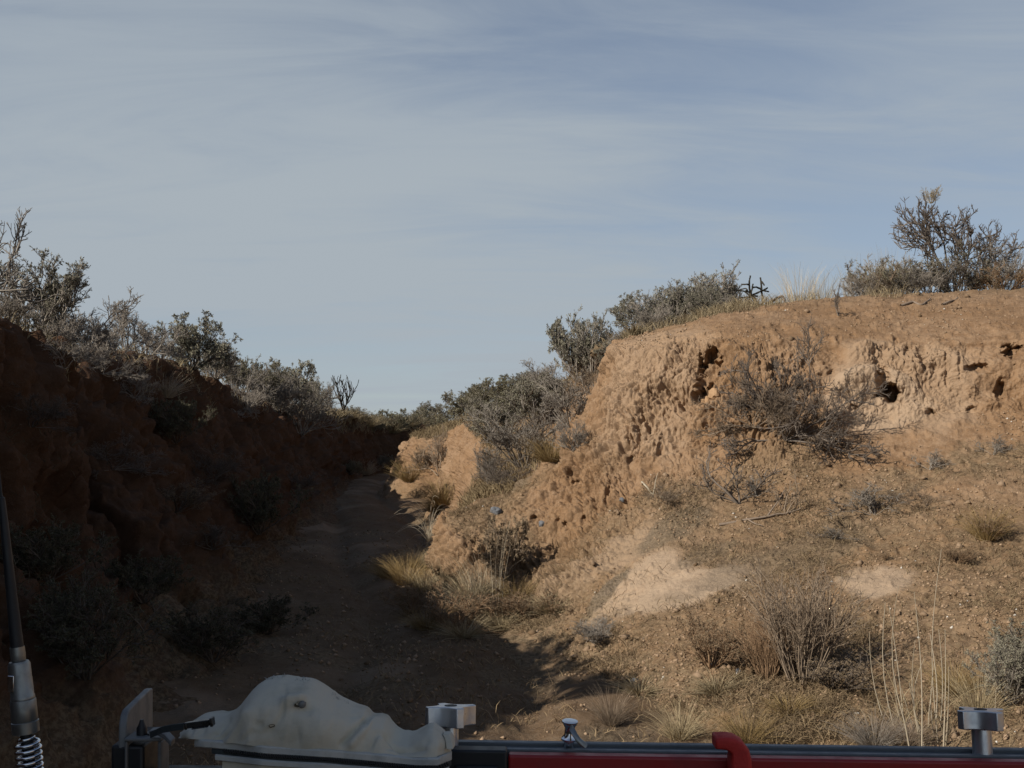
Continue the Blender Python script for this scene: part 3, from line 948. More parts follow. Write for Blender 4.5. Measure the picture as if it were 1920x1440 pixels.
for (x, y, h, lab) in ((655, 785, 22, 'pale grass clump at the foot of the many-armed cactus'), (690, 800, 26, 'pale grey green grass clump on the far slope'), (735, 812, 24, 'straw clump above the shaded red bend'),
                       (800, 795, 26, 'pale dry grass clump above the small pale spur'), (770, 800, 24, 'dry grass clump left of the small pale spur top')):
    plant('bunch', x, y, h, lab, 'grass', w=h * 2.6, mat=STRAW, lmat=None)

# side gully between the small spurs and the big nose
gully = [(985, 880, 130, 190, 'bare_a', 'biggest tangled grey bush in the gully left of the nose'), (1070, 800, 105, 130, 'bare_a', 'grey brown bush leaning against the upper edge of the nose'),
         (1010, 800, 90, 130, 'sage_a', 'grey bush behind the biggest gully bush'), (930, 830, 85, 110, 'sage_a', 'grey bush right above the tall pale spur'), (1105, 735, 70, 90, 'wiry', 'twiggy bush clinging close to the nose top'),
         (960, 785, 60, 110, 'sage_c', 'olive bush high in the gully below the skyline'), (900, 790, 48, 70, 'sage_a', 'small grey bush crowning the tall pale spur'), (1040, 760, 60, 100, 'sage_a', 'grey bush in the upper right gully'),
         (915, 905, 75, 80, 'bare_a', 'grey bush at the right foot of the tall pale spur'), (1075, 845, 60, 70, 'bare_a', 'small bare bush tucked into the nose edge')]
for (x, y, h, w_, k, lab) in gully:
    plant(k, x, y, h, lab, 'bush', w=w_, group=GV)
plant('bunch', 1035, 865, 55, 'golden dry bush beside the lower edge of the nose', 'grass', w=110)
plant('wiry', 948, 918, 65, 'dark dead brush sprawling on the grey gravel above the low ledge', 'bush', w=120, mat=TWIG_DARK)
plant('bare_b', 822, 890, 95, 'bare brown brush filling the cleft between the two pale spurs', 'bush', w=75, mat=TWIG_BROWN)
plant('bunch', 768, 902, 48, 'golden grass at the foot of the small pale spur', 'grass', w=70)
plant('bunch', 835, 945, 58, 'golden grass at the foot of the tall pale spur', 'grass', w=110)
plant('arching', 805, 1012, 85, 'pale arching grass glowing against the shaded wash', 'grass', w=125)
plant('bare_b', 790, 1060, 50, 'thin grey brush on the shadow edge beside the low ledge', 'bush', w=80, group=GB)

# right rim
plant('sage_c', 1085, 715, 125, 'tall dark grey green shrub on the skyline left of the nose', 'shrub', w=130, lmat=LEAF_SAGE, group=GR)
plant('spiky', 1112, 700, 115, 'spiky grey shrub just behind the tall dark one', 'shrub', w=60, group=GR)
plant('sage_a', 1150, 0, 62, 'low grey shrub over the corner of the nose', 'shrub', Y=17.0, w=80, group=GR)
plant('sage_b', 1195, 0, 85, 'grey shrub at the left end of the right rim hedge', 'shrub', Y=16.6, w=110, group=GR)
plant('sage_a', 1250, 0, 98, 'rounded grey shrub in the middle of the right rim hedge', 'shrub', Y=17.0, w=110, group=GR)
plant('spiky', 1300, 0, 95, 'twiggy grey shrub right of the middle of the rim hedge', 'shrub', Y=17.2, w=90, group=GR)
plant('spiky', 1345, 0, 112, 'tall shrub with upright spikes at the right end of the rim hedge', 'shrub', Y=17.4, w=80, group=GR)
plant('bare_a', 1225, 0, 66, 'low bare brush at the front of the right rim hedge', 'shrub', Y=15.8, w=90, group=GR)
plant('bare_a', 1375, 0, 40, 'low grey litter brush left of the star-shaped cactus', 'shrub', Y=16.9, w=70, group=GR)
plant('star', 1412, 0, 60, 'small dark cactus with star-shaped arms on the right rim', 'cactus', Y=16.3, rot=0.0)
plant('straw', 1500, 0, 85, 'thin pale grass plumes right of the star-shaped cactus', 'grass', Y=17.6, w=90, mat=PALE)
plant('straw', 1540, 0, 60, 'short pale grass left of the thin rim sapling', 'grass', Y=17.4, w=70)
plant('sapling', 1572, 592, 72, 'thin dark leafless sapling on the brow of the bank', 'sapling', w=30)
plant('straw', 1605, 0, 90, 'tall pale grass at the left of the dense rim scrub', 'grass', Y=17.8, w=70, mat=PALE)
plant('clump', 1635, 0, 78, 'brown dense scrub left of the skeletal shrub', 'shrub', Y=17.6, w=120, mat=TWIG_BROWN, lmat=LEAF_GREEN, group=GR)
plant('clump', 1700, 0, 78, 'olive dense scrub at the left foot of the skeletal shrub', 'shrub', Y=17.8, w=130, mat=TWIG_GREY, lmat=LEAF_GREEN, group=GR)
plant('straw', 1668, 0, 105, 'straw grass rising out of the dense rim scrub', 'grass', Y=18.0, w=60)
skel = plant('skeletal', 1775, 0, 215, 'tall skeletal dark shrub rising highest on the right skyline', 'shrub', Y=18.2, w=200, group=GR, rot=0.4)
plant('skeletal', 1835, 0, 150, 'spreading dark bare shrub right of the tallest skeletal one', 'shrub', Y=18.4, w=150, group=GR, rot=2.6)
plant('clump', 1795, 0, 90, 'dark tangled scrub under the skeletal shrub', 'shrub', Y=18.0, w=150, mat=TWIG_DARK, lmat=LEAF_GREEN, group=GR)
plant('clump', 1885, 0, 60, 'rusty low bush at the right end of the rim', 'shrub', Y=17.6, w=110, group=GR)
plant('straw', 1905, 0, 110, 'tall pale grass at the right picture edge on the rim', 'grass', Y=18.2, w=60)
sv = PROTO['skeletal']['parts'][0][1][0]
sv = sv[sv[:, 2] > 0.55]
ca_, sa_2 = math.cos(0.4), math.sin(0.4)
sw = np.stack(((sv[:, 0] * ca_ - sv[:, 1] * sa_2) * skel.scale[0] + skel.location.x, (sv[:, 0] * sa_2 + sv[:, 1] * ca_) * skel.scale[0] + skel.location.y, sv[:, 2] * skel.scale[2] + skel.location.z), 1)
sc_ = sw[:, 2] - 1.2 * np.abs(sw[:, 0] - (1768 - 960) / F * 18.2)
nest = Vector(sw[np.argmax(sc_)])
plant_nest = empty('grass_clump', (nest.x, nest.y, nest.z - 0.17), 'clump of straw caught in the top of the tallest skeletal shrub', 'grass')
plant_nest.scale = (0.26, 0.26, 0.26)
c_ = PROTO['clump']
plant_nest.scale = (0.30, 0.30, 0.30)
o_ = mesh_np('blades', c_['parts'][0][1][0], [c_['parts'][0][1][1]], [STRAW], False, plant_nest)

# more of the hedge on the rims
for (x, Yf, h, w_, k, lab) in ((1165, 16.2, 60, 80, 'bare_a', 'low grey twigs between the nose corner and the rim hedge'), (1215, 17.6, 92, 100, 'bare_a', 'bare grey shrub behind the left end of the rim hedge'), (1275, 17.8, 100, 100, 'bare_b', 'bare tall twigs behind the middle of the rim hedge'),
                               (1320, 16.4, 70, 90, 'sage_a', 'low grey shrub before the spiked one on the rim hedge'), (1365, 17.6, 86, 70, 'bare_b', 'thin bare twigs between the spiked shrub and the star-shaped cactus'), (1335, 18.2, 100, 80, 'spiky', 'spiked grey shrub at the back of the rim hedge'),
                               (1740, 17.4, 70, 120, 'bare_a', 'bare grey brush at the foot of the skeletal shrub'), (1660, 18.4, 90, 130, 'bare_a', 'pale twiggy brush behind the dense rim scrub'), (1870, 17.8, 95, 130, 'bare_a', 'dark twiggy brush at the right of the skeletal pair'), (1610, 17.2, 50, 80, 'bare_a', 'low twiggy brush right of the thin rim sapling')):
    plant(k, x, 0, h, lab, 'shrub', Y=Yf, w=w_, group=GR)
for (x, Yf, h, w_, k, lab) in ((0, 9.6, 70, 150, 'bare_a', 'tangled grey brush at the foot of the large left sagebrush'), (112, 12.6, 90, 130, 'bare_a', 'grey brush filling the gap right of the large left sagebrush'), (200, 14.6, 85, 110, 'bare_a', 'grey twigs at the foot of the wispy pale shrub'),
                               (275, 16.6, 90, 110, 'bare_b', 'thin grey twigs between the wispy and the chunky-leaved shrubs'), (400, 21.5, 62, 90, 'bare_a', 'bare twigs at the right foot of the chunky-leaved bush'), (460, 26, 66, 90, 'bare_a', 'grey twigs in the middle of the left rim thicket'),
                               (515, 30, 84, 90, 'sage_a', 'grey green bush left of the highest thicket hump'), (600, 39, 60, 60, 'bare_a', 'grey twigs at the far right tip of the left rim thicket')):
    plant(k, x, 0, h, lab, 'shrub', Y=Yf, w=w_, group=GL)
for (x, y, h, w_, k, lab) in ((190, 700, 70, 120, 'wiry', 'dark brush drooping over the left rim below the wispy pale shrub'), (250, 745, 60, 100, 'wiry', 'dim brush clinging to the left slope under the orange lit lip'), (460, 770, 70, 110, 'wiry', 'dark brush hanging below the middle of the left rim thicket')):
    plant(k, x, y, h, lab, 'shrub', w=w_, mat=TWIG_GREY, group=GL)
for (x, Yf, h_m, w_m, k, lab) in ((-3.75, 6.6, 0.75, 1.0, 'sage_b', 'unseen shrub added on the left rim to fray the shade edge, nearest the tall bare one'), (-3.9, 5.3, 0.7, 0.9, 'sage_a', 'unseen shrub added on the left rim to fray the shade edge, before the gap'), (-3.95, 3.0, 0.6, 0.9, 'bare_a', 'unseen bare shrub added on the left rim to fray the shade edge, beside the vehicle')):  # unseen shrubs added to make the shadow edge on the wash ragged
    sx_ = 960 + x / Yf * F
    plant(k, sx_, 0, h_m / Yf * F, lab, 'shrub', Y=Yf, w=w_m / Yf * F, group=GL)

# bush on the face
plant('wiry', 1470, 822, 215, 'large dark leafless bush sprawling over the earth cliff', 'bush', w=230, mat=TWIG_DARK, rot=0.7)
plant('wiry', 1505, 818, 110, 'dense brown brush at the right foot of the large leafless bush', 'bush', w=140, rot=2.1)
plant('wiry', 1415, 800, 110, 'brown brush at the left foot of the large leafless bush', 'bush', w=150, rot=4.1)
# sunlit slope
plant('sapling', 1385, 945, 118, 'bare forked sapling on the sunlit slope below the large leafless bush', 'sapling', w=95, rot=1.0)
plant('sapling', 1472, 965, 85, 'spindly crooked twig right of the forked sapling', 'sapling', w=40, mat=TWIG_BROWN)
slope = [(1640, 965, 62, 130, 'bare_b', 'wide bare grey bush in the middle of the slope'), (1742, 880, 40, 70, 'bare_b', 'small bare bush under the dark hole'), (1862, 852, 38, 70, 'bare_b', 'bare bush below the right end of the cliff'),
         (1700, 945, 36, 90, 'wiry', 'low dark twig mat right of the wide bare bush'), (1420, 930, 40, 70, 'bare_b', 'small twig bush at the right of the forked sapling'), (1795, 1055, 34, 60, 'clump', 'small dark bush left of the green gold bush'),
         (1250, 945, 42, 80, 'wiry', 'pale dead twigs scattered under the nose'), (1660, 1050, 16, 20, 'clump', 'tiny dark tuft above the pale bare patch'), (1560, 1010, 26, 60, 'bare_b', 'faint bare twigs left of the tiny dark tuft')]
for (x, y, h, w_, k, lab) in slope:
    plant(k, x, y, h, lab, 'bush', w=w_, group=GS)
plant('bunch', 1850, 1012, 75, 'green gold bush casting a dark shadow near the right edge', 'bush', w=95)
plant('clump', 1852, 1012, 55, 'brown twigs at the heart of the green gold bush', 'bush', w=70)
# foot of the bank
plant('leafy', 948, 1085, 118, 'dark leafy shrub on bare stems before the low ledge', 'shrub', w=105, mat=TWIG_BROWN, lmat=LEAF_BROWN)
plant('stalks', 925, 1160, 205, 'thin pale stalks standing before the dark leafy shrub', 'grass', w=70)
plant('bunch', 762, 1095, 62, 'yellow grass on the shadow edge of the wash', 'grass', w=110)
foot = [(850, 1180, 78, 140, 'clump', 'broad brown bush at the shadow edge below the low ledge'), (990, 1160, 60, 130, 'clump', 'low brown bush right of the pale stalks'), (915, 1165, 60, 110, 'clump', 'grey brown brush at the feet of the pale stalks'),
        (1115, 1205, 48, 110, 'bare_a', 'low dark brown bush on the grey lower slope'), (1335, 1252, 110, 140, 'clump', 'rusty brown bush left of the tall upright shrub'), (1400, 1255, 70, 110, 'clump', 'dull brown brush between the rusty bush and the tall upright shrub'),
        (770, 1150, 60, 90, 'clump', 'dim brush at the edge of the shade below the yellow grass')]
for (x, y, h, w_, k, lab) in foot:
    plant(k, x, y, h, lab, 'bush', w=w_, group=GB)
plant('upright', 1505, 1275, 225, 'tall upright broom-like shrub on the lower right slope', 'shrub', w=205)
plant('clump', 1565, 1292, 80, 'dark brush at the shaded foot of the tall upright shrub', 'bush', w=170, mat=TWIG_DARK, group=GB)
plant('upright', 1440, 1270, 130, 'shorter brown stems leaning at the left of the tall upright shrub', 'shrub', w=120, mat=TWIG_RUST)
plant('bunch', 1145, 1358, 78, 'dark spiky grass tuft alone on the wash floor', 'grass', w=85, mat=TWIG_BROWN)
for (x, y, h, w_, k, m_, lab) in ((1275, 1385, 70, 110, 'bunch', STRAW, 'dry grass right of the dark spiky tuft'), (1400, 1392, 66, 130, 'bunch', GOLD, 'golden grass behind the red hook'), (1345, 1300, 44, 120, 'low_grass', STRAW, 'flat straw below the rusty bush'),
                                  (1640, 1400, 70, 120, 'bunch', TWIG_GREY, 'grey grass at the left foot of the tall pale stalks'), (1835, 1345, 95, 120, 'bunch', STRAW, 'straw bush behind the right clamp knob'), (1790, 1300, 70, 110, 'bunch', GOLD, 'golden grass right of the tall pale stalks'),
                                  (1200, 1300, 30, 120, 'low_grass', STRAW, 'flat dry grass on the lit wash floor'), (1700, 1395, 60, 110, 'bunch', TWIG_BROWN, 'brown grass among the tall pale stalks'), (1480, 1335, 36, 120, 'low_grass', GOLD, 'flat golden grass under the tall upright shrub')):
    plant(k, x, y, h, lab, 'grass', w=w_, mat=m_)
plant('sage_a', 1895, 1320, 125, 'grey green sagebrush low at the right picture edge', 'shrub', w=150)
plant('sage_b', 1930, 1250, 90, 'grey bush cut by the right picture edge', 'shrub', w=130)

# tangled dry grass and brush in a pale band at the foot of the bank
for (x, y, h, w_, k, m_, lab) in ((728, 1082, 40, 80, 'bunch', GOLD, 'yellow grass clump deepest in the shade edge of the wash'), (795, 1112, 55, 90, 'bunch', STRAW, 'straw clump just right of the yellow shadow edge grass'), (838, 1120, 75, 110, 'straw', STRAW, 'loose straw plumes at the left foot of the low ledge'),
                                  (885, 1140, 80, 110, 'bunch', STRAW, 'pale tangled grass between the ledge foot and the thin pale stalks'), (800, 1180, 48, 100, 'bunch', GOLD, 'golden grass at the lower left end of the tangled band'), (905, 1115, 85, 90, 'straw', PALE, 'pale straw plumes left of the dark leafy shrub'),
                                  (965, 1135, 60, 100, 'bunch', GOLD, 'golden tangled grass right of the thin pale stalks'), (1035, 1150, 40, 100, 'low_grass', STRAW, 'flat straw at the right end of the tangled band'), (870, 1195, 40, 120, 'low_grass', STRAW, 'flat straw under the broad brown bush'),
                                  (780, 1065, 42, 70, 'bunch', STRAW, 'small straw clump under the pale arching grass'), (860, 1160, 62, 90, 'bunch', PALE, 'pale clump in the middle of the tangled band'), (940, 1180, 46, 100, 'bunch', STRAW, 'straw clump below the thin pale stalks'),
                                  (815, 960, 36, 60, 'bunch', GOLD, 'golden grass between the pale arching grass and the pale spurs')):
    plant(k, x, y, h, lab, 'grass', w=w_, mat=m_)
plant('clump', 792, 880, 44, 'dark brush standing in for the shadow in the notch of the small pale spur', 'bush', w=34, mat=TWIG_DARK)  # dark clump put in for the shadowed side of the spur
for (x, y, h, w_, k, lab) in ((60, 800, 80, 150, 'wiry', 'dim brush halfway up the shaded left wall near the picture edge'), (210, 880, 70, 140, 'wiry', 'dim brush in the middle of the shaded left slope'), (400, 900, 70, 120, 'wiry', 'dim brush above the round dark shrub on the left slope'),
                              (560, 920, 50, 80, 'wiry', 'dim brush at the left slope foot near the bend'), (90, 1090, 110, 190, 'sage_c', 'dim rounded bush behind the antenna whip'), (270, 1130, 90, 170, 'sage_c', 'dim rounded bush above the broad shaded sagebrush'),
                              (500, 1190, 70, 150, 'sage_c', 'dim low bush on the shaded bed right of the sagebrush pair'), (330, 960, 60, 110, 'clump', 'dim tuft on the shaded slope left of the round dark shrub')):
    plant(k, x, y, h, lab, 'shrub', w=w_, mat=TWIG_DARK, lmat=LEAF_SHADE if k == 'sage_c' else None, group=GD)  # dark twig and leaf colours add to the bank's shade

# the tall pale stalks: each blade placed where the photo shows it
sk = empty('tall_grass', tuple(P(1720, 1400, 6.3)), 'cluster of tall straight pale grass stalks rising beside the right clamp knob', 'grass')
stk = [((1690, 1400), (1660, 1130)), ((1700, 1400), (1667, 1135)), ((1715, 1400), (1685, 1097)), ((1728, 1400), (1714, 1110)), ((1730, 1400), (1716, 1200)), ((1742, 1400), (1735, 1230)), ((1748, 1400), (1744, 1190)), ((1755, 1400), (1760, 1180)),
       ((1762, 1400), (1765, 1030)), ((1768, 1400), (1772, 1180)), ((1772, 1400), (1779, 1250)), ((1680, 1400), (1630, 1185)), ((1664, 1400), (1655, 1365)), ((1745, 1400), (1748, 1290)), ((1722, 1400), (1690, 1290)), ((1860, 1400), (1864, 1255)), ((1880, 1400), (1868, 1290)),
       ((1735, 1400), (1705, 1280)), ((1758, 1400), (1752, 1240)), ((1705, 1400), (1675, 1270))]
srng = np.random.default_rng(9)
brl = []
org = np.array(sk.location)
for (a, b_) in stk:
    Ys = 6.3 + srng.uniform(-.25, .3)
    A, B = P(a[0], a[1] + 12, Ys), P(b_[0], b_[1], Ys + srng.uniform(-.1, .1))
    t = np.linspace(0, 1, 7)[:, None]
    bow = np.array((srng.normal() * .028, srng.normal() * .04, 0))
    brl.append(A + (B - A) * t + bow * np.sin(t * math.pi) - org)
brl = np.array(brl)
zlow = brl[:, 0, 2].copy()
brl[:, 0, 2] = np.minimum(zlow, -org[2] + 0.02)
V_, Q_ = tubes([(brl, srng.uniform(.0032, .0062, len(brl)), srng.uniform(.0010, .0022, len(brl)))], 4)
mesh_np('stalks', V_, [Q_], [PALE], False, sk)
lbr = []
for b_ in brl:
    for j in range(3):
        i0 = srng.integers(0, 3)
        a0 = srng.uniform(0, 6.28)
        lbr.append(grow(b_[i0][None], np.array([[math.cos(a0) * .5, math.sin(a0) * .5, 1.0]]), np.array([srng.uniform(.12, .4)]), 5, .12, -.12, srng)[0])
lbr = np.array(lbr)
V_, Q_ = tubes([(lbr, np.full(len(lbr), .0028), np.full(len(lbr), .0008))], 3)
mesh_np('dry_leaves', V_, [Q_], [STRAW], False, sk)

# ------------------------------------------------------------------ stones, clods, dead wood
STONE = plain_mat('grey_stone', (0.14, 0.145, 0.155), 0.85, 0, 0.2, (0.11, 0.11, 0.12), 0.004, 25)
CLAY = plain_mat('clay_lump', (0.36, 0.23, 0.13), 0.95, 0, 0.1, (0.26, 0.155, 0.085), 0.006, 20)
WOOD = plain_mat('dead_wood', (0.22, 0.17, 0.13), 0.9, 0, 0.1, (0.11, 0.085, 0.065), 0.004, 30)
import bmesh


def stone_mesh(name, seed, m):
    bm = bmesh.new()
    bmesh.ops.create_icosphere(bm, subdivisions=3, radius=1.0)
    v = np.array([q.co[:] for q in bm.verts])
    k = 1 + 0.6 * fbm(v * 1.1 + seed * 3.7, 3, 400 + seed) + 0.10 * fbm(v * 4, 2, 420 + seed)
    v = v * k[:, None]
    for q, c in zip(bm.verts, v):
        q.co = c
    me = bpy.data.meshes.new(name)
    bm.to_mesh(me)
    bm.free()
    me.materials.append(m)
    o = bpy.data.objects.new(name, me)
    COL.objects.link(o)
    return o


for i, (x, y, w_, hh, m, nm, lab, cat) in enumerate((
        (930, 960, 20, 14, STONE, 'stone', 'smooth blue grey stone on the gravel above the low ledge', 'stone'), (1166, 938, 12, 9, STONE, 'stone', 'small blue grey stone in the clay under the nose', 'stone'),
        (1017, 982, 14, 12, STONE, 'stone', 'brown grey stone at the right of the dark leafy shrub', 'stone'), (1342, 742, 30, 28, CLAY, 'clay_lump', 'round clay lump fallen inside the left alcove', 'clay lump'),
        (1322, 752, 24, 18, CLAY, 'clay_lump', 'flat clay lump low in the left alcove', 'clay lump'), (1352, 765, 16, 14, CLAY, 'clay_lump', 'small clay lump at the lip of the left alcove', 'clay lump'),
        (1385, 1262, 16, 10, STONE, 'stone', 'grey stone half buried below the rusty bush', 'stone'), (1190, 1278, 18, 9, STONE, 'stone', 'flat pale stone on the lit wash floor', 'stone'))):
    hit = ground_px(x, y)
    o = stone_mesh(nm, i, m)
    tag(o, lab, cat, 'loose stones and clay lumps')
    s = hit[0].y / F / 2
    o.location = hit[0] + Vector((0, 0, 0.1 * hh * s))
    o.scale = (w_ * s, w_ * s * 0.85, hh * s)
    o.rotation_euler = (0.2 * i, 0.1, i * 1.3)


def stick(pp_, r, lab, m=WOOD, branches=()):
    root = empty('dead_branch', tuple(pp_[0]), lab, 'branch')
    o0 = np.array(pp_[0])
    lines = [(np.array(pp_) - o0, r)] + [(np.array(b_) - o0, r * .6) for b_ in branches]
    brs = []
    for L, rr in lines:
        L = pchip_axis0(L, [5] * (len(L) - 1))
        L = L + 0.012 * np.stack([vnoise(L * 9 + 7 * k, 500 + k) for k in range(3)], 1)
        brs.append((L[None], np.array([rr]), np.array([rr * .45])))
    V, Q = tubes(brs, 6)
    root_o = mesh_np('wood', V, [Q], [m], True, root)
    return root


def gp(x, y, up=0.015):
    h = ground_px(x, y)[0]
    return np.array((h.x, h.y - up * .5, h.z + up))


stick([gp(1350, 985), gp(1410, 975), gp(1460, 968), gp(1500, 955)], .016, 'grey dead branch lying on the slope below the forked sapling', branches=[[gp(1440, 970), gp(1470, 940, .12)], [gp(1400, 975), gp(1430, 990)]])
stick([gp(1690, 574), gp(1712, 568), gp(1728, 572), gp(1745, 562)], .02, 'dark crooked stick lying on the brow of the bank', branches=[])
stick([gp(1768, 572), gp(1785, 566), gp(1795, 561)], .018, 'short dark stick right of the crooked one on the brow')
stick([gp(1205, 905), gp(1225, 930), gp(1250, 935), gp(1275, 930)], .012, 'pale forked twig lying in the clay below the nose', m=PALE, branches=[[gp(1225, 930), gp(1232, 905, .1)]])
L0 = ground_at((1437 - 960) / F * 16.5, 16.5)[0]
stick([np.array((L0.x, 16.5, L0.z + .03)), np.array((L0.x + .14, 16.5, L0.z + .12)), np.array((L0.x + .24, 16.5, L0.z + .15)), np.array((L0.x + .28, 16.5, L0.z + .05))], .03, 'bent grey log right of the star-shaped cactus')

# loose grit and dry litter that nobody could count
rg = np.random.default_rng(33)
vis = np.where((ppx > -100) & (ppx < 2020) & (pts[:, 1] < 24) & (vrow > 0.8) & (vrow < 9.3))[0]


def rocks(name, n, smin, smax, idx_pool, src, m, power=2.5):
    idx_pool = idx_pool[fbm(src[idx_pool] * 1.1, 3, 621) + 0.35 * rg.normal(size=len(idx_pool)) > 0.12]
    k = rg.choice(idx_pool, n)
    c = src[k]
    s = smin + (smax - smin) * rg.random(n) ** power
    base = np.array([(1, 0, 0), (-1, 0, 0), (0, 1, 0), (0, -1, 0), (0, 0, .8), (0, 0, -.8)], float)
    off = base[None] * s[:, None, None] * rg.uniform(.55, 1.25, (n, 6, 1)) + rg.normal(size=(n, 6, 3)) * s[:, None, None] * .18
    V = (c[:, None] + off + np.array((0, 0, 0.25)) * s[:, None, None]).reshape(-1, 3)
    tri = np.array([(0, 2, 4), (2, 1, 4), (1, 3, 4), (3, 0, 4), (2, 0, 5), (1, 2, 5), (3, 1, 5), (0, 3, 5)])
    T = (np.arange(n)[:, None, None] * 6 + tri[None]).reshape(-1, 3)
    return tag(mesh_np(name, V, [T], [m]), kind='stuff')


GRIT = leafy_mat('grit', (0.20, 0.13, 0.075), (0.44, 0.31, 0.205), 0.95)
WHITE = leafy_mat('white_pebble', (0.55, 0.52, 0.46), (0.75, 0.72, 0.66), 0.8)
flat_i = vis[(steep[vis] < 0.6) & (pale[vis] < 0.25 + 0.5 * rg.random(len(vis)))]
rocks('grit', 18000, .003, .019, flat_i, pts, GRIT)
rocks('clods', 420, .016, .055, flat_i, pts, GRIT, 4.0)
rocks('pale_pebbles', 170, .006, .018, flat_i, pts, WHITE)
fvis = np.where((fp[:, 1] > 5.8) & (fp[:, 1] < 20))[0]
rocks('floor_grit', 9000, .005, .028, fvis, fp, GRIT)


def blades(name, n, src, idx_pool, h0, h1, m, lean=0.9, wid=.003):
    k = rg.choice(idx_pool, n)
    c = src[k] + rg.normal(size=(n, 3)) * np.array((.02, .02, 0))
    az = rg.uniform(0, 6.28, n)
    th = lean * np.sqrt(rg.random(n))
    d = np.stack((np.sin(th) * np.cos(az), np.sin(th) * np.sin(az), np.cos(th)), 1)
    h = rg.uniform(h0, h1, n)[:, None]
    sd = norm(np.cross(d, rg.normal(size=d.shape))) * wid
    p1 = c + d * h * .55
    d2 = norm(d + np.stack((np.cos(az), np.sin(az), -0.4 * np.ones(n)), 1) * .6)
    p2 = p1 + d2 * h * .45
    V = np.stack((c - sd, c + sd, p1 + sd * .8, p1 - sd * .8, p2), 1).reshape(-1, 3)
    b = np.arange(n) * 5
    return tag(mesh_np(name, V, [np.stack((b, b + 1, b + 2, b + 3), 1), np.stack((b + 3, b + 2, b + 4), 1)], [m]), kind='stuff')


lw_ = np.clip(litter[vis], 0, 1) * (1 - .8 * steep[vis])
lowpool = vis[(rg.random(len(vis)) < lw_) & (vrow[vis] < 8.4) & (pts[vis, 1] < 14)]
patch = fbm(pts[lowpool] * 1.6, 3, 601)
lowpool = lowpool[patch + 0.25 * rg.normal(size=len(lowpool)) > 0.05]
blades('dry_litter', 30000, pts, lowpool, .02, .13, leafy_mat('litter_straw', (0.16, 0.11, 0.065), (0.38, 0.28, 0.165)), 1.25, .0022)
rimpool = vis[(vrow[vis] > 8.75)]
rimpool = rimpool[fbm(pts[rimpool] * .9, 3, 609) > .08]
blades('rim_grass', 5000, pts, rimpool, .04, .26, leafy_mat('rim_straw', (0.22, 0.17, 0.10), (0.40, 0.32, 0.20)), .7, .003)
recess = np.where((ppx > 560) & (ppx < 1200) & (pts[:, 1] > 15) & (pts[:, 1] < 80) & (vrow > 1) & (steep < .8))[0]
blades('gully_grass', 13000, pts, recess, .08, .30, leafy_mat('gully_straw', (0.20, 0.145, 0.08), (0.34, 0.26, 0.15)), .8, .006)
fl_i = np.where((fp[:, 1] > 5.8) & (fp[:, 1] < 16) & (fbm(fp * 1.2, 3, 605) > .05))[0]
blades('wash_litter', 9000, fp, fl_i, .02, .12, MATS['litter_straw'], 1.1, .0025)
lcrest = np.where((lp[:, 1] > 8) & (lp[:, 1] < 46) & (lp[:, 2] > 2.4))[0]
lcrest = lcrest[fbm(lp[lcrest] * .8, 3, 611) > .05]
blades('left_rim_grass', 5000, lp, lcrest, .05, .25, MATS['rim_straw'], .8, .004)
lfar = np.where((lp[:, 1] > 40) & (lp[:, 1] < 110) & (lp[:, 2] > 2.0))[0]
blades('far_grass', 9000, lp, lfar, .10, .45, MATS['rim_straw'], .8, .010)
lsl = np.where((lp[:, 1] > 6) & (lp[:, 1] < 46) & (lp[:, 2] < 2.2) & (fbm(lp * .9, 3, 607) > .1))[0]
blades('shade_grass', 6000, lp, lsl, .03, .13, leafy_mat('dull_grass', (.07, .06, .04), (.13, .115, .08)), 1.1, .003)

# ------------------------------------------------------------------ the vehicle front: jack, rail, cover, knobs, antenna
RED = plain_mat('red_paint', (0.28, 0.010, 0.012), 0.4, 0, 0.5, (0.17, 0.014, 0.013), 0.0003, 30)
REDCAST = plain_mat('red_casting', (0.46, 0.028, 0.024), 0.62, 0, 0.35, (0.27, 0.03, 0.025), 0.002, 55)
BLACK = plain_mat('black_steel', (0.012, 0.013, 0.015), 0.5, 0, 0.4, (0.022, 0.022, 0.022), 0, 30)
ALU = plain_mat('brushed_aluminium', (0.62, 0.64, 0.66), 0.34, 0.85, 0.5, (0.48, 0.50, 0.52), 0, 90)
RAILM = plain_mat('grey_anodised', (0.14, 0.155, 0.165), 0.5, 0.3, 0.4, (0.10, 0.11, 0.12), 0, 50)
PLATEM = plain_mat('worn_grey_paint', (0.15, 0.155, 0.155), 0.55, 0.1, 0.4, (0.07, 0.068, 0.066), 0.0006, 26)
CHROME = plain_mat('chrome', (0.72, 0.73, 0.75), 0.12, 1.0, 0.5, (0.5, 0.5, 0.5), 0, 60)
COVERM = plain_mat('canvas_cover', (0.52, 0.49, 0.405), 0.95, 0, 0.05, (0.37, 0.34, 0.265), 0.0020, 22)
BINDM = plain_mat('grey_binding', (0.44, 0.45, 0.43), 0.85, 0, 0.2, (0.28, 0.285, 0.27), 0.0006, 70)
ZIPM = plain_mat('zip_tape', (0.035, 0.042, 0.044), 0.7, 0, 0.3, (0.02, 0.024, 0.026), 0.0006, 200)
PLASTIC = plain_mat('black_plastic', (0.014, 0.014, 0.014), 0.28, 0, 0.5, (0.03, 0.03, 0.03), 0, 60)
NICKEL = plain_mat('dull_nickel', (0.26, 0.265, 0.255), 0.42, 0.85, 0.5, (0.17, 0.17, 0.165), 0, 60)
HOODM = plain_mat('hood_paint', (0.05, 0.05, 0.052), 0.4, 0, 0.5, (0.04, 0.04, 0.04), 0, 8)


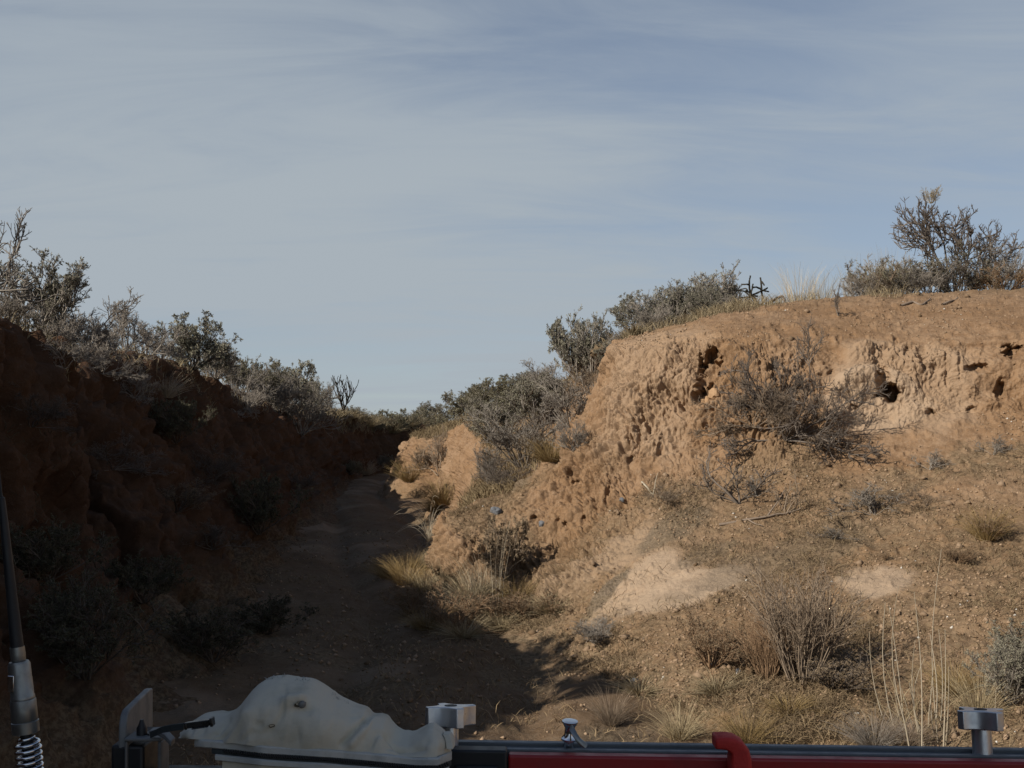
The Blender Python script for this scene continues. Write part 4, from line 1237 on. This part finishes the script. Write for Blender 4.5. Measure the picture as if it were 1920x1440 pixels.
def bm_obj(name, bm, m, parent=None, smooth=True, bevel=0.0, seg=2):
    me = bpy.data.meshes.new(name)
    bmesh.ops.recalc_face_normals(bm, faces=bm.faces)
    bm.to_mesh(me)
    bm.free()
    me.materials.append(m)
    o = bpy.data.objects.new(name, me)
    COL.objects.link(o)
    if bevel:
        md = o.modifiers.new('bevel', 'BEVEL')
        md.width = bevel
        md.segments = seg
        md.limit_method = 'ANGLE'
    if smooth:
        for p in me.polygons:
            p.use_smooth = True
        if True:
            try:
                me.set_sharp_from_angle(angle=math.radians(38))
            except Exception:
                pass
    if parent is not None:
        o.parent = parent
        o.matrix_parent_inverse = parent.matrix_world.inverted() if False else o.matrix_parent_inverse
    return o


def add_prism(bm, poly, z0, z1):
    """closed polygon (x,y) extruded from z0 to z1"""
    a = [bm.verts.new((p[0], p[1], z0)) for p in poly]
    b_ = [bm.verts.new((p[0], p[1], z1)) for p in poly]
    n = len(poly)
    bm.faces.new(a[::-1])
    bm.faces.new(b_)
    for i in range(n):
        bm.faces.new((a[i], a[(i + 1) % n], b_[(i + 1) % n], b_[i]))


def add_hexa(bm, c8):
    v = [bm.verts.new(tuple(c)) for c in c8]
    for f in ((0, 3, 2, 1), (4, 5, 6, 7), (0, 1, 5, 4), (1, 2, 6, 5), (2, 3, 7, 6), (3, 0, 4, 7)):
        bm.faces.new([v[i] for i in f])


def add_bar(bm, A, B, y0, y1, z0, z1):
    """bar between two world points (its top front line), from depth offsets y0..y1 and height offsets z0..z1"""
    A, B = np.array(A), np.array(B)
    o = lambda p, y, z: p + np.array((0, y, z))
    add_hexa(bm, [o(A, y0, z0), o(B, y0, z0), o(B, y1, z0), o(A, y1, z0), o(A, y0, z1), o(B, y0, z1), o(B, y1, z1), o(A, y1, z1)])


def add_lathe(bm, prof, axis_o, axis_d, seg=28, cap=True):
    """prof: list of (r, t) along the axis"""
    d = np.array(axis_d, float)
    d /= np.linalg.norm(d)
    u = np.cross(d, (0, 1, 0))
    u /= np.linalg.norm(u)
    w = np.cross(d, u)
    rings = []
    for r, t in prof:
        rings.append([bm.verts.new(tuple(np.array(axis_o) + d * t + r * (math.cos(2 * math.pi * k / seg) * u + math.sin(2 * math.pi * k / seg) * w))) for k in range(seg)])
    for a, b_ in zip(rings[:-1], rings[1:]):
        for k in range(seg):
            bm.faces.new((a[k], a[(k + 1) % seg], b_[(k + 1) % seg], b_[k]))
    if cap:
        bm.faces.new(rings[0][::-1])
        bm.faces.new(rings[-1])


def sweep(bm, path, prof_fn, close=True):
    """rings of points: prof_fn(i) -> list of 3D offsets"""
    rings = []
    for i, p in enumerate(path):
        rings.append([bm.verts.new(tuple(np.array(p) + np.array(q))) for q in prof_fn(i)])
    n = len(rings[0])
    for a, b_ in zip(rings[:-1], rings[1:]):
        for k in range(n if close else n - 1):
            bm.faces.new((a[k], a[(k + 1) % n], b_[(k + 1) % n], b_[k]))
    if close:
        bm.faces.new(rings[0][::-1])
        bm.faces.new(rings[-1])


YR = 1.30
# rail top line at front edge (photo rows 1404 -> 1418)
def top_z(x):
    return 1.531 + (x - (-0.006)) * (-0.0142)


def rail_pt(px, dy=0.0, dz=0.0, Y=YR):
    x = (px - 960) / F * Y
    return np.array((x, Y + dy, top_z(x) + dz))


rail = empty('mounting_rail', (0, 0, 0), 'long grey metal rail running behind the red jack bar', 'rail')
bm = bmesh.new()
add_bar(bm, rail_pt(820), rail_pt(2350), 0.0, 0.007, -0.06, 0.0)
add_bar(bm, rail_pt(820), rail_pt(2350), 0.007, 0.026, -0.06, -0.0035)
add_bar(bm, rail_pt(820), rail_pt(2350), 0.026, 0.037, -0.06, 0.0005)
add_bar(bm, rail_pt(440), rail_pt(820), 0.0, 0.037, -0.07, -0.020)
bm_obj('channel', bm, RAILM, rail, True, 0.0012)
for pxp in (300, 1900):
    bm = bmesh.new()
    q = rail_pt(pxp)
    add_bar(bm, q + np.array((-.02, 0, -.06)), q + np.array((.02, 0, -.06)), .006, .03, -.32, 0)
    bm_obj('post', bm, BLACK, rail, True, 0.002)

jack = empty('farm_jack', (0, 0, 0), 'red steel farm jack lying crosswise along the bottom of the picture', 'jack')
bm = bmesh.new()
add_bar(bm, rail_pt(953), rail_pt(2350), -0.020, -0.0025, -0.065, -0.0015)
bm_obj('steel_bar', bm, RED, jack, True, 0.003, 3)
bm = bmesh.new()
add_bar(bm, rail_pt(835), rail_pt(951), -0.024, -0.002, -0.075, 0.0045)
add_bar(bm, rail_pt(855), rail_pt(935), -0.030, -0.0245, -0.06, -0.012)
bm_obj('end_clamp', bm, BLACK, jack, True, 0.003, 3)
bm = bmesh.new()
add_bar(bm, rail_pt(300), rail_pt(834), -0.045, -0.004, -0.10, -0.022)
add_bar(bm, rail_pt(236), rail_pt(296), -0.05, 0.035, -0.10, 0.012)
bm_obj('runner', bm, BLACK, jack, True, 0.004, 3)
# red hook-shaped clip over the bar
bm = bmesh.new()
ctr = [(1338, 1389), (1348, 1389), (1360, 1389.5), (1370, 1392), (1379, 1398), (1385, 1408), (1387, 1422), (1387.5, 1445), (1387, 1475)]
hw_ = [(5, 11), (6, 11), (5, 11), (4, 11), (9, 11), (14, 11), (18, 6), (20, 2), (20, 0)]
cpts = [P(a, b_, YR - .035) for a, b_ in ctr]


def hook_prof(i):
    k = (YR - .035) / F
    dx, dz = hw_[i][0] * k, hw_[i][1] * k
    # normal of the path in the picture plane
    j0, j1 = max(i - 1, 0), min(i + 1, len(ctr) - 1)
    t = cpts[j1] - cpts[j0]
    t /= np.linalg.norm(t)
    n = np.array((-t[2], 0, t[0])) * (11.5 + 8.5 * min(i / 6, 1) ** 1.5) * k
    y = np.array((0, .013, 0))
    return [n - y * .5, n * .75 - y, n * .1 - y * 1.05, -n * .9 - y * .95, -n - y * .6, -n + y, n + y]


sweep(bm, cpts, hook_prof)
bm_obj('bar_clip', bm, REDCAST, jack, True, 0.002, 2)
# foot plate at the left end
bm = bmesh.new()
near_b, far_b = (222, 1.25), (274, 1.41)
pl = []
for (px0, Y0) in (near_b, far_b):
    pl.append(np.array(((px0 - 960) / F * Y0, Y0, 0)))
ax = pl[1] - pl[0]
Lp = np.linalg.norm(ax)
ax /= Lp
nx = np.array((ax[1], -ax[0], 0))
outl = [(0, 1.44), (0, 1.565), (.003, 1.575), (.010, 1.582), (.02, 1.5855), (Lp * .6, 1.5825), (Lp * .9, 1.5805), (Lp, 1.578), (Lp, 1.44)]
th_ = .0085
a_ = [bm.verts.new(tuple(pl[0] + ax * s + np.array((0, 0, z)))) for s, z in outl]
b_ = [bm.verts.new(tuple(pl[0] + ax * s + nx * th_ + np.array((0, 0, z)))) for s, z in outl]
bm.faces.new(a_)
bm.faces.new(b_[::-1])
for i in range(len(outl)):
    j = (i + 1) % len(outl)
    bm.faces.new((a_[i], b_[i], b_[j], a_[j]))
foot_plate = bm_obj('foot_plate', bm, PLATEM, jack, True, 0.002, 3)
# socket frame on the plate with a bolt
bm = bmesh.new()
ys = YR - .055
def fr(px0, py0, px1, py1, y0=0., y1=.03):
    A, B = P(px0, py1, ys), P(px1, py0, ys)
    add_hexa(bm, [(A[0], ys + y0, A[2]), (B[0], ys + y0, A[2]), (B[0], ys + y1, A[2]), (A[0], ys + y1, A[2]), (A[0], ys + y0, B[2]), (B[0], ys + y0, B[2]), (B[0], ys + y1, B[2]), (A[0], ys + y1, B[2])])
fr(233, 1384, 302, 1391)
fr(295, 1391.3, 302, 1470)
fr(233, 1391.3, 238, 1470)
bm_obj('socket_frame', bm, PLATEM, jack, True, 0.002, 2)
bm = bmesh.new()
add_lathe(bm, [(.006, 0), (.006, .012), (.004, .016), (.002, .022)], P(266, 1385, ys + .015), (0, 0, 1), 12)
add_lathe(bm, [(.005, 0), (.005, .006)], P(284, 1384, ys + .015), (0, 0, 1), 6)
bm_obj('bolt', bm, BLACK, jack, True)
# bent strap arm from the socket towards the cover
bm = bmesh.new()
sp_ = [P(283, 1372, 1.25), P(300, 1371, 1.24), P(312, 1378, 1.235), P(325, 1392, 1.23)]
sweep(bm, sp_, lambda i: [(0, -.008, .003), (0, .008, .003), (0, .008, -.003), (0, -.008, -.003)])
bm_obj('bracket_arm', bm, PLATEM, jack, True, 0.001)

# clamp knobs
def knob(px, Y, py_top, rot, size, hgt, lab, stem_r):
    x, zt = (px - 960) / F * Y, EYE - (py_top - HZ) / F * Y
    root = empty('clamp_knob', (x, Y, zt - hgt), lab, 'knob', 'silver clamp knobs on the rail')
    root.rotation_euler = (math.radians(-7), 0, 0)
    bm = bmesh.new()
    poly = []
    R, tw_ = size, size * .16
    for k in range(4):
        a = rot + k * math.pi / 2
        u, v = np.array((math.cos(a), math.sin(a))), np.array((-math.sin(a), math.cos(a)))
        p_s, p_e = u * R - v * tw_, u * R + v * tw_
        poly += [p_s, p_e]
        a2 = rot + (k + 1) * math.pi / 2
        u2, v2 = np.array((math.cos(a2), math.sin(a2))), np.array((-math.sin(a2), math.cos(a2)))
        nxt = u2 * R - v2 * tw_
        mid = (u + u2) / np.linalg.norm(u + u2) * R * .56
        for t in (.12, .24, .36, .5, .64, .76, .88):
            # quadratic curve pulled in to the waist
            c = 2 * mid - .5 * (p_e + nxt)
            poly.append((1 - t) ** 2 * p_e + 2 * t * (1 - t) * c + t * t * nxt)
    add_prism(bm, poly, 0, hgt)
    bm_obj('head', bm, ALU, root, True, 0.0012, 3)
    bm = bmesh.new()
    add_lathe(bm, [(.0075, 0), (.0075, .0012), (.0045, .0014), (.0045, .0006)], (0, 0, hgt - .0004), (0, 0, 1), 24)
    bm_obj('cap', bm, BLACK, root, True)
    bm = bmesh.new()
    zb = top_z(x) - (zt - hgt) - .003
    add_lathe(bm, [(stem_r, zb), (stem_r, -.0006)], (0, 0, 0), (0, 0, 1), 40)
    bm_obj('stem', bm, ALU, root, True, 0.0006)
    return root


knob(845, YR + .018, 1324, math.radians(205), .031, .0235, 'silver four-lobed clamp knob touching the right tip of the pale cover', .0095)
knob(1840, YR + .018, 1331, math.radians(200), .031, .022, 'silver four-lobed clamp knob on the rail in front of the tall pale stalks', .0115)

# small chrome pin with a lever
pin = empty('locking_pin', (0, 0, 0), 'small shiny chrome locking pin on the rail left of the red hook', 'pin')
bm = bmesh.new()
q = P(1066, 1402, YR + .016)
add_lathe(bm, [(.006, 0), (.006, .008), (.0095, .010), (.0095, .012), (.006, .016), (.0055, .024), (.0085, .030), (.0095, .0315), (.0095, .033), (.006, .0335)], q, (.05, -.1, 1), 20)
bm_obj('barrel', bm, CHROME, pin, True)
bm = bmesh.new()
lp_ = [P(1072, 1366, YR + .004), P(1078, 1378, YR - .002), P(1085, 1388, YR - .004), P(1097, 1398, YR - .004)]
lever = np.array(lp_)
sweep(bm, lp_, lambda i: [(math.cos(a) * .003, math.sin(a) * .003, math.sin(a + .5) * .0024) for a in np.linspace(0, 2 * math.pi, 8, endpoint=False)])
bm_obj('lever', bm, NICKEL, pin, True)

# pale fabric cover over the jack mechanism
cover = empty('jack_cover', (0, 0, 0), 'lumpy off-white zippered fabric cover with a worn hole over the jack', 'cover')
YC = 1.235
sil = [(338, 1374), (346, 1368), (358, 1353), (370, 1346), (384, 1342), (400, 1340.5), (416, 1339.5), (432, 1337), (446, 1330), (458, 1319), (470, 1305), (480, 1290), (490, 1280), (500, 1275), (515, 1271), (530, 1270), (545, 1272), (560, 1275), (576, 1276), (588, 1279), (600, 1286), (615, 1298),
       (630, 1308), (645, 1317), (660, 1324), (675, 1328), (686, 1332), (693, 1341), (702, 1344), (714, 1345), (724, 1347), (732, 1357), (742, 1368), (755, 1375), (768, 1376.5), (780, 1373), (793, 1366), (804, 1361), (814, 1361), (824, 1366), (834, 1374), (841, 1380), (845, 1388)]
seam_x = [338, 370, 400, 450, 500, 550, 620, 700, 780, 820, 847]
seam_y = [1384, 1385, 1387, 1392, 1398, 1401, 1405, 1412, 1420, 1420, 1409]
sx = np.array([s[0] for s in sil], float)
st_ = np.array([s[1] for s in sil], float)
xs = np.concatenate([np.linspace(338, 846, 170)])
tops = np.interp(xs, sx, st_)
# smooth a little so that the fabric reads as stretched
tops = tops + 0.9 * vnoise(np.stack((xs * .09, xs * 0, xs * 0), 1), 711)
ker = np.array([0, 1, 3, 1, 0]) / 5.0
tops = np.convolve(np.pad(tops, 2, mode='edge'), ker, 'valid')
sy = np.interp(xs, seam_x, seam_y)
NA = 54
V_ = []
UV = []
for i, x in enumerate(xs):
    hpx = max(sy[i] - tops[i], 3.0)
    hh = hpx / F * YC
    wy = 0.030 + 0.032 * min(hh / .07, 1.0)
    e = min((x - 338) / 40.0, (846 - x) / 22.0, 1.0)
    wy *= math.sqrt(max(e, 0.02)) * .9 + .1
    for k in range(NA):
        a = math.pi * k / (NA - 1)
        ca, sa = math.cos(a), math.sin(a)
        yy = -wy * np.sign(ca) * abs(ca) ** 0.75
        zs = EYE - (sy[i] - HZ) / F * (YC - wy)
        zt = EYE - (tops[i] - HZ) / F * YC
        z = zs + (zt - zs) * abs(sa) ** 0.95
        V_.append(((x - 960) / F * (YC + yy * .0), YC + yy, z))
        UV.append((x, sa))
V_ = np.array(V_)
gcov = V_.reshape(len(xs), NA, 3)
ncov = grid_normals(gcov).reshape(-1, 3)
if ncov[NA // 4, 1] > 0:
    ncov = -ncov
sa_ = np.array([u[1] for u in UV])
xx_ = np.array([u[0] for u in UV])
zpx = HZ - (V_[:, 2] - EYE) / V_[:, 1] * F
front = (V_[:, 1] < YC)
env = np.sin(np.clip(sa_, 0, 1) * math.pi) ** .8
dcv = env * (.0065 * fbm(V_ * np.array((16, 16, 20)), 3, 701) + .0042 * fbm(V_ * np.array((40, 40, 24)), 4, 703) - .0042 * sstep(.6, 1.0, 1 - np.abs(fbm(V_ * np.array((22, 22, 13)), 2, 707)) * 3))


def crease(x0, y0, x1, y1, w, dep):
    """soft valley along a line in the fabric (photo coordinates used only to find the place)"""
    L = math.hypot(x1 - x0, y1 - y0)
    t = np.clip(((xx_ - x0) * (x1 - x0) + (zpx - y0) * (y1 - y0)) / L ** 2, 0, 1)
    d2 = (xx_ - x0 - t * (x1 - x0)) ** 2 + (zpx - y0 - t * (y1 - y0)) ** 2
    return dep * np.exp(-d2 / w ** 2) * front


dcv -= crease(655, 1395, 690, 1352, 5, .006) - crease(672, 1395, 705, 1352, 7, .004)
dcv -= crease(432, 1388, 470, 1345, 6, .004) - crease(448, 1390, 486, 1340, 8, .004)
dcv -= crease(425, 1375, 440, 1350, 5, .003)
dcv -= crease(740, 1402, 800, 1404, 6, .003)
dcv += crease(555, 1318, 575, 1316, 10, .011)      # something hard pushes through
dcv -= crease(575, 1328, 595, 1334, 7, .004)
dcv -= crease(503, 1358, 514, 1361, 3.2, .004)
dcv -= crease(740, 1385, 770, 1388, 9, .003)
dcv += crease(500, 1340, 600, 1370, 45, .005)
V_ = V_ + ncov * dcv[:, None]
q_ = grid_faces(len(xs), NA)
body = mesh_np('fabric', V_, [q_], [COVERM], True, cover)
# end cap with a stitched hem at the right end
bm = bmesh.new()
hem = [P(836, 1376, YC - .012), P(840, 1384, YC - .016), P(842, 1394, YC - .02), P(843, 1404, YC - .024)]
sweep(bm, hem, lambda i: [(-.0035, -.003, 0), (.004, -.003, 0), (.006, .012, 0), (-.0035, .012, 0)])
bm_obj('hem', bm, COVERM, cover, True, 0.001)


def band(name, off0, off1, m, x0, x1, y_out, thick, wob=0.0):
    """a sewn strip that follows the seam"""
    bm = bmesh.new()
    xs2 = np.linspace(x0, x1, 90)
    cs = np.interp(xs2, seam_x, seam_y)
    path = []
    k = 1.18 / F
    for x, c in zip(xs2, cs):
        hpx = max(c - np.interp(x, sx, st_), 3)
        wy = 0.030 + 0.032 * min(hpx / F * YC / .07, 1.0)
        e = min((x - 338) / 40.0, (848 - x) / 22.0, 1.0)
        wy *= math.sqrt(max(e, 0.02)) * .9 + .1
        Y = YC - wy - y_out + wob * math.sin(x * .06) * .5
        path.append(P(x, c + .5 * (off0 + off1), Y))
    h2 = .5 * (off1 - off0) * k
    sweep(bm, path, lambda i: [(0, -thick, h2 * .7), (0, -thick * .6, h2), (0, thick, h2), (0, thick, -h2), (0, -thick * .6, -h2), (0, -thick, -h2 * .7)])
    return bm_obj(name, bm, m, cover, True)


band('binding', 0.5, 15, BINDM, 366, 847, .0005, .0032, .0015)
zp = band('zip', 15.3, 25.5, ZIPM, 398, 846, .0005, .003)
# zip teeth
TV, TQ = [], []
for i, x in enumerate(np.linspace(420, 840, 190)):
    c = np.interp(x, seam_x, seam_y) + 19.0 + (1.4 if i % 2 else -1.4)
    hpx = max(c - np.interp(x, sx, st_), 3)
    wy = (0.030 + 0.032 * min((hpx - 19) / F * YC / .07, 1.0)) * (math.sqrt(max(min((848 - x) / 22., 1), .02)) * .9 + .1)
    o = P(x, c, YC - wy - .004)
    s = (.0007, .0009, .0013)
    b8 = [o + np.array((a * s[0], b2 * s[1], c2 * s[2])) for c2 in (-1, 1) for (a, b2) in ((-1, -1), (1, -1), (1, 1), (-1, 1))]
    base = len(TV)
    TV += b8
    TQ += [[base + j for j in f] for f in ((0, 3, 2, 1), (4, 5, 6, 7), (0, 1, 5, 4), (1, 2, 6, 5), (2, 3, 7, 6), (3, 0, 4, 7))]
mesh_np('teeth', np.array(TV), [np.array(TQ)], [PLASTIC], False, zp)
band('binding', 25.8, 37, BINDM, 405, 842, .002, .004, .001)
band('lower_panel', 37.3, 75, COVERM, 418, 836, -.002, .003)
# worn hole with the tip of a bolt showing
HOLE = plain_mat('torn_edge', (0.10, 0.085, 0.06), 0.9, 0, 0.1, (0.05, 0.04, 0.03), 0, 300)


def cover_pt(px, py, out=.001):
    d = Vector(P(px, py, 1.0)) - Vector((0, 0, EYE))
    hit, loc, nor, idx = body.ray_cast(Vector((0, 0, EYE)), d.normalized())
    if not hit:
        return P(px, py, YC - .05), np.array((0, -1, 0))
    n = np.array(nor) if nor.y < 0 else -np.array(nor)
    return np.array(loc) + n * out, n


bpy.context.view_layer.update()
for (hx, hy, rx_, rz_, nm) in ((563, 1319, 10, 5.5, 'worn_hole'), (510, 1360, 5, 3.2, 'worn_hole')):
    c, n = cover_pt(hx, hy, .0012)
    bm = bmesh.new()
    k = 1.18 / F
    u = np.cross((0, 0, 1), n)
    u /= np.linalg.norm(u)
    w = np.cross(n, u)
    ring, ring2 = [], []
    hr = random.Random(hx)
    for j in range(18):
        a = j / 18 * 2 * math.pi
        rr = 1 + .22 * hr.uniform(-1, 1)
        sq = (1.0 if math.cos(a) > 0 else 1.25)
        pnt = u * math.cos(a) * rx_ * k * rr * sq + w * math.sin(a) * rz_ * k * rr
        ring.append(bm.verts.new(tuple(c + pnt)))
        ring2.append(bm.verts.new(tuple(c + pnt * .55 - n * .003)))
    for j in range(18):
        bm.faces.new((ring[j], ring[(j + 1) % 18], ring2[(j + 1) % 18], ring2[j]))
    bm.faces.new(ring2)
    bm_obj(nm, bm, HOLE, cover, False)
c, n = cover_pt(566, 1320, 0)
bm = bmesh.new()
add_lathe(bm, [(.0038, -.002), (.0042, .002), (.003, .0036), (.001, .0042)], c, n, 16)
bm_obj('bolt_tip', bm, PLATEM, cover, True)
# frayed threads along the ridge
frr = np.random.default_rng(4)
fb = []
for (x0, x1, n_) in ((505, 530, 16), (550, 580, 20), (622, 640, 16), (640, 655, 6), (500, 520, 6)):
    for j in range(n_):
        x = frr.uniform(x0, x1)
        zt = EYE - (np.interp(x, sx, st_) + 1 - HZ) / F * YC
        p = np.array(((x - 960) / F * YC, YC + frr.normal() * .004, zt))
        d = np.array((frr.normal() * .6 - .2, frr.normal() * .4, 1.0))
        fb.append(grow(p[None], d[None], np.array([frr.uniform(.002, .006)]), 3, .5, 0, frr)[0])
fb = np.array(fb)
fv, fq = tubes([(fb, np.full(len(fb), .00045), np.full(len(fb), .0002))])
tag(mesh_np('frayed_threads', fv, [fq], [BINDM], False, cover), kind='stuff')
# black strap buckle on the left end
bm = bmesh.new()
k = 1.17 / F
A, B = P(348, 1362, 1.165), P(399, 1355, 1.165)
ln_v = (B - A) / np.linalg.norm(B - A)
upv = np.cross((0, -1, 0), ln_v)
upv *= (1 if upv[2] > 0 else -1)


def bar_o(a0, a1, h0, h1, y0, y1):
    Lb = np.linalg.norm(B - A)
    c = lambda s, h, y: A + ln_v * Lb * s + upv * h * k + np.array((0, y, 0))
    add_hexa(bm, [c(a0, h0, y0), c(a1, h0, y0), c(a1, h0, y1), c(a0, h0, y1), c(a0, h1, y0), c(a1, h1, y0), c(a1, h1, y1), c(a0, h1, y1)])


bar_o(0, .9, -5, 6, 0, .007)
bar_o(.9, 1.0, -7, 9, -.002, .009)
bar_o(-.04, .05, -6, 7, -.002, .003)
bar_o(.2, .8, -7.5, -5.2, -.001, .006)
bm_obj('buckle', bm, PLASTIC, cover, True, 0.0015, 2)
bm = bmesh.new()
sp_ = [P(282, 1378, 1.20), P(305, 1368, 1.185), P(325, 1364, 1.175), P(344, 1362, 1.171)]
sweep(bm, sp_, lambda i: [(0, -.0012, .0035), (0, .0012, .0035), (0, .0012, -.0035), (0, -.0012, -.0035)])
bm_obj('strap', bm, ZIPM, cover, True)

# whip antenna at the left edge
ant = empty('whip_antenna', (0, 0, 0), 'whip antenna with chrome spring base at the lower left picture edge', 'antenna')
YA = 1.30
def apt(px, py):
    return P(px, py, YA)
axd = apt(33, 1215) - apt(57, 1440)
axd /= np.linalg.norm(axd)
k = YA / F
lath = lambda name, a, b_, prof, m, par=ant: None


def seg_lathe(name, pa, pb, prof, m, par, seg=28, bev=0):
    """prof: (radius px, fraction) from pa (bottom) to pb (top)"""
    A, B = apt(*pa), apt(*pb)
    L = np.linalg.norm(B - A)
    bm = bmesh.new()
    add_lathe(bm, [(r * k, t * L) for r, t in prof], A, B - A, seg)
    return bm_obj(name, bm, m, par, True, bev)


seg_lathe('coupling', (49, 1375), (43, 1311), [(20, 0), (24, .03), (24.5, .35), (22.5, .37), (23.5, .40), (23, .97), (22, 1)], NICKEL, ant)
col_ = seg_lathe('collar', (43, 1310.5), (35, 1240), [(21.5, 0), (21.5, .08), (20.5, .10), (20.5, .55), (20, .57), (20, .92), (17, 1)], NICKEL, ant)
seg_lathe('ferrule', (35, 1239.5), (32, 1213), [(12, 0), (13, .1), (13.5, .5), (13, 1)], NICKEL, ant)
whA, whB = (32, 1213), (2, 925)
seg_lathe('whip', whA, whB, [(12, 0), (11, .15), (9.5, .35), (9.6, .355), (8.5, .6), (7, .85), (6, .97), (3.0, .975), (2.4, 1)], BLACK, ant, 20)
seg_lathe('rod', whB, (-60, 330), [(2.3, 0), (1.6, 1)], BLACK, ant, 10)
# sight slot in the collar
bm = bmesh.new()
c0 = apt(29, 1278)
add_hexa(bm, [c0 + np.array((a * 6 * k, yv, c2 * 15 * k)) for c2 in (-1, 1) for (a, yv) in ((-1, -20.6 * k), (1, -20.6 * k), (1, -16 * k), (-1, -16 * k))])
bm_obj('sight_slot', bm, CHROME, col_, True, 0.0006)
# coil spring
bm = bmesh.new()
A, B = apt(60, 1475), apt(51, 1382)
turns = 8.5
NS = 30 * 9
ax_ = (B - A) / np.linalg.norm(B - A)
u = np.cross(ax_, (0, 1, 0))
u /= np.linalg.norm(u)
w = np.cross(ax_, u)
path = []
for i in range(NS + 1):
    t = i / NS
    a = t * turns * 2 * math.pi
    r = (21 if t < .86 else 21 - 9 * (t - .86) / .14) * k
    path.append(A + (B - A) * t + r * (math.cos(a) * u + math.sin(a) * w))
path = np.array(path)
V_, Q_ = tubes([(path[None], np.array([3.6 * k]), np.array([3.6 * k]))], 10)
mesh_np('spring', V_, [Q_], [CHROME], True, ant)
seg_lathe('spring_core', (60, 1475), (49, 1376), [(11, 0), (11, 1)], BLACK, ant, 16)
bm = bmesh.new()
q = apt(60, 1476)
add_bar(bm, q + np.array((-.03, -.03, -.012)), q + np.array((.03, -.03, -.012)), 0, .06, 0, .0115)
add_bar(bm, q + np.array((-.012, -.01, -.3)), q + np.array((.012, -.01, -.3)), 0, .02, 0, .287)
bm_obj('base_bracket', bm, BLACK, ant, True, 0.003)
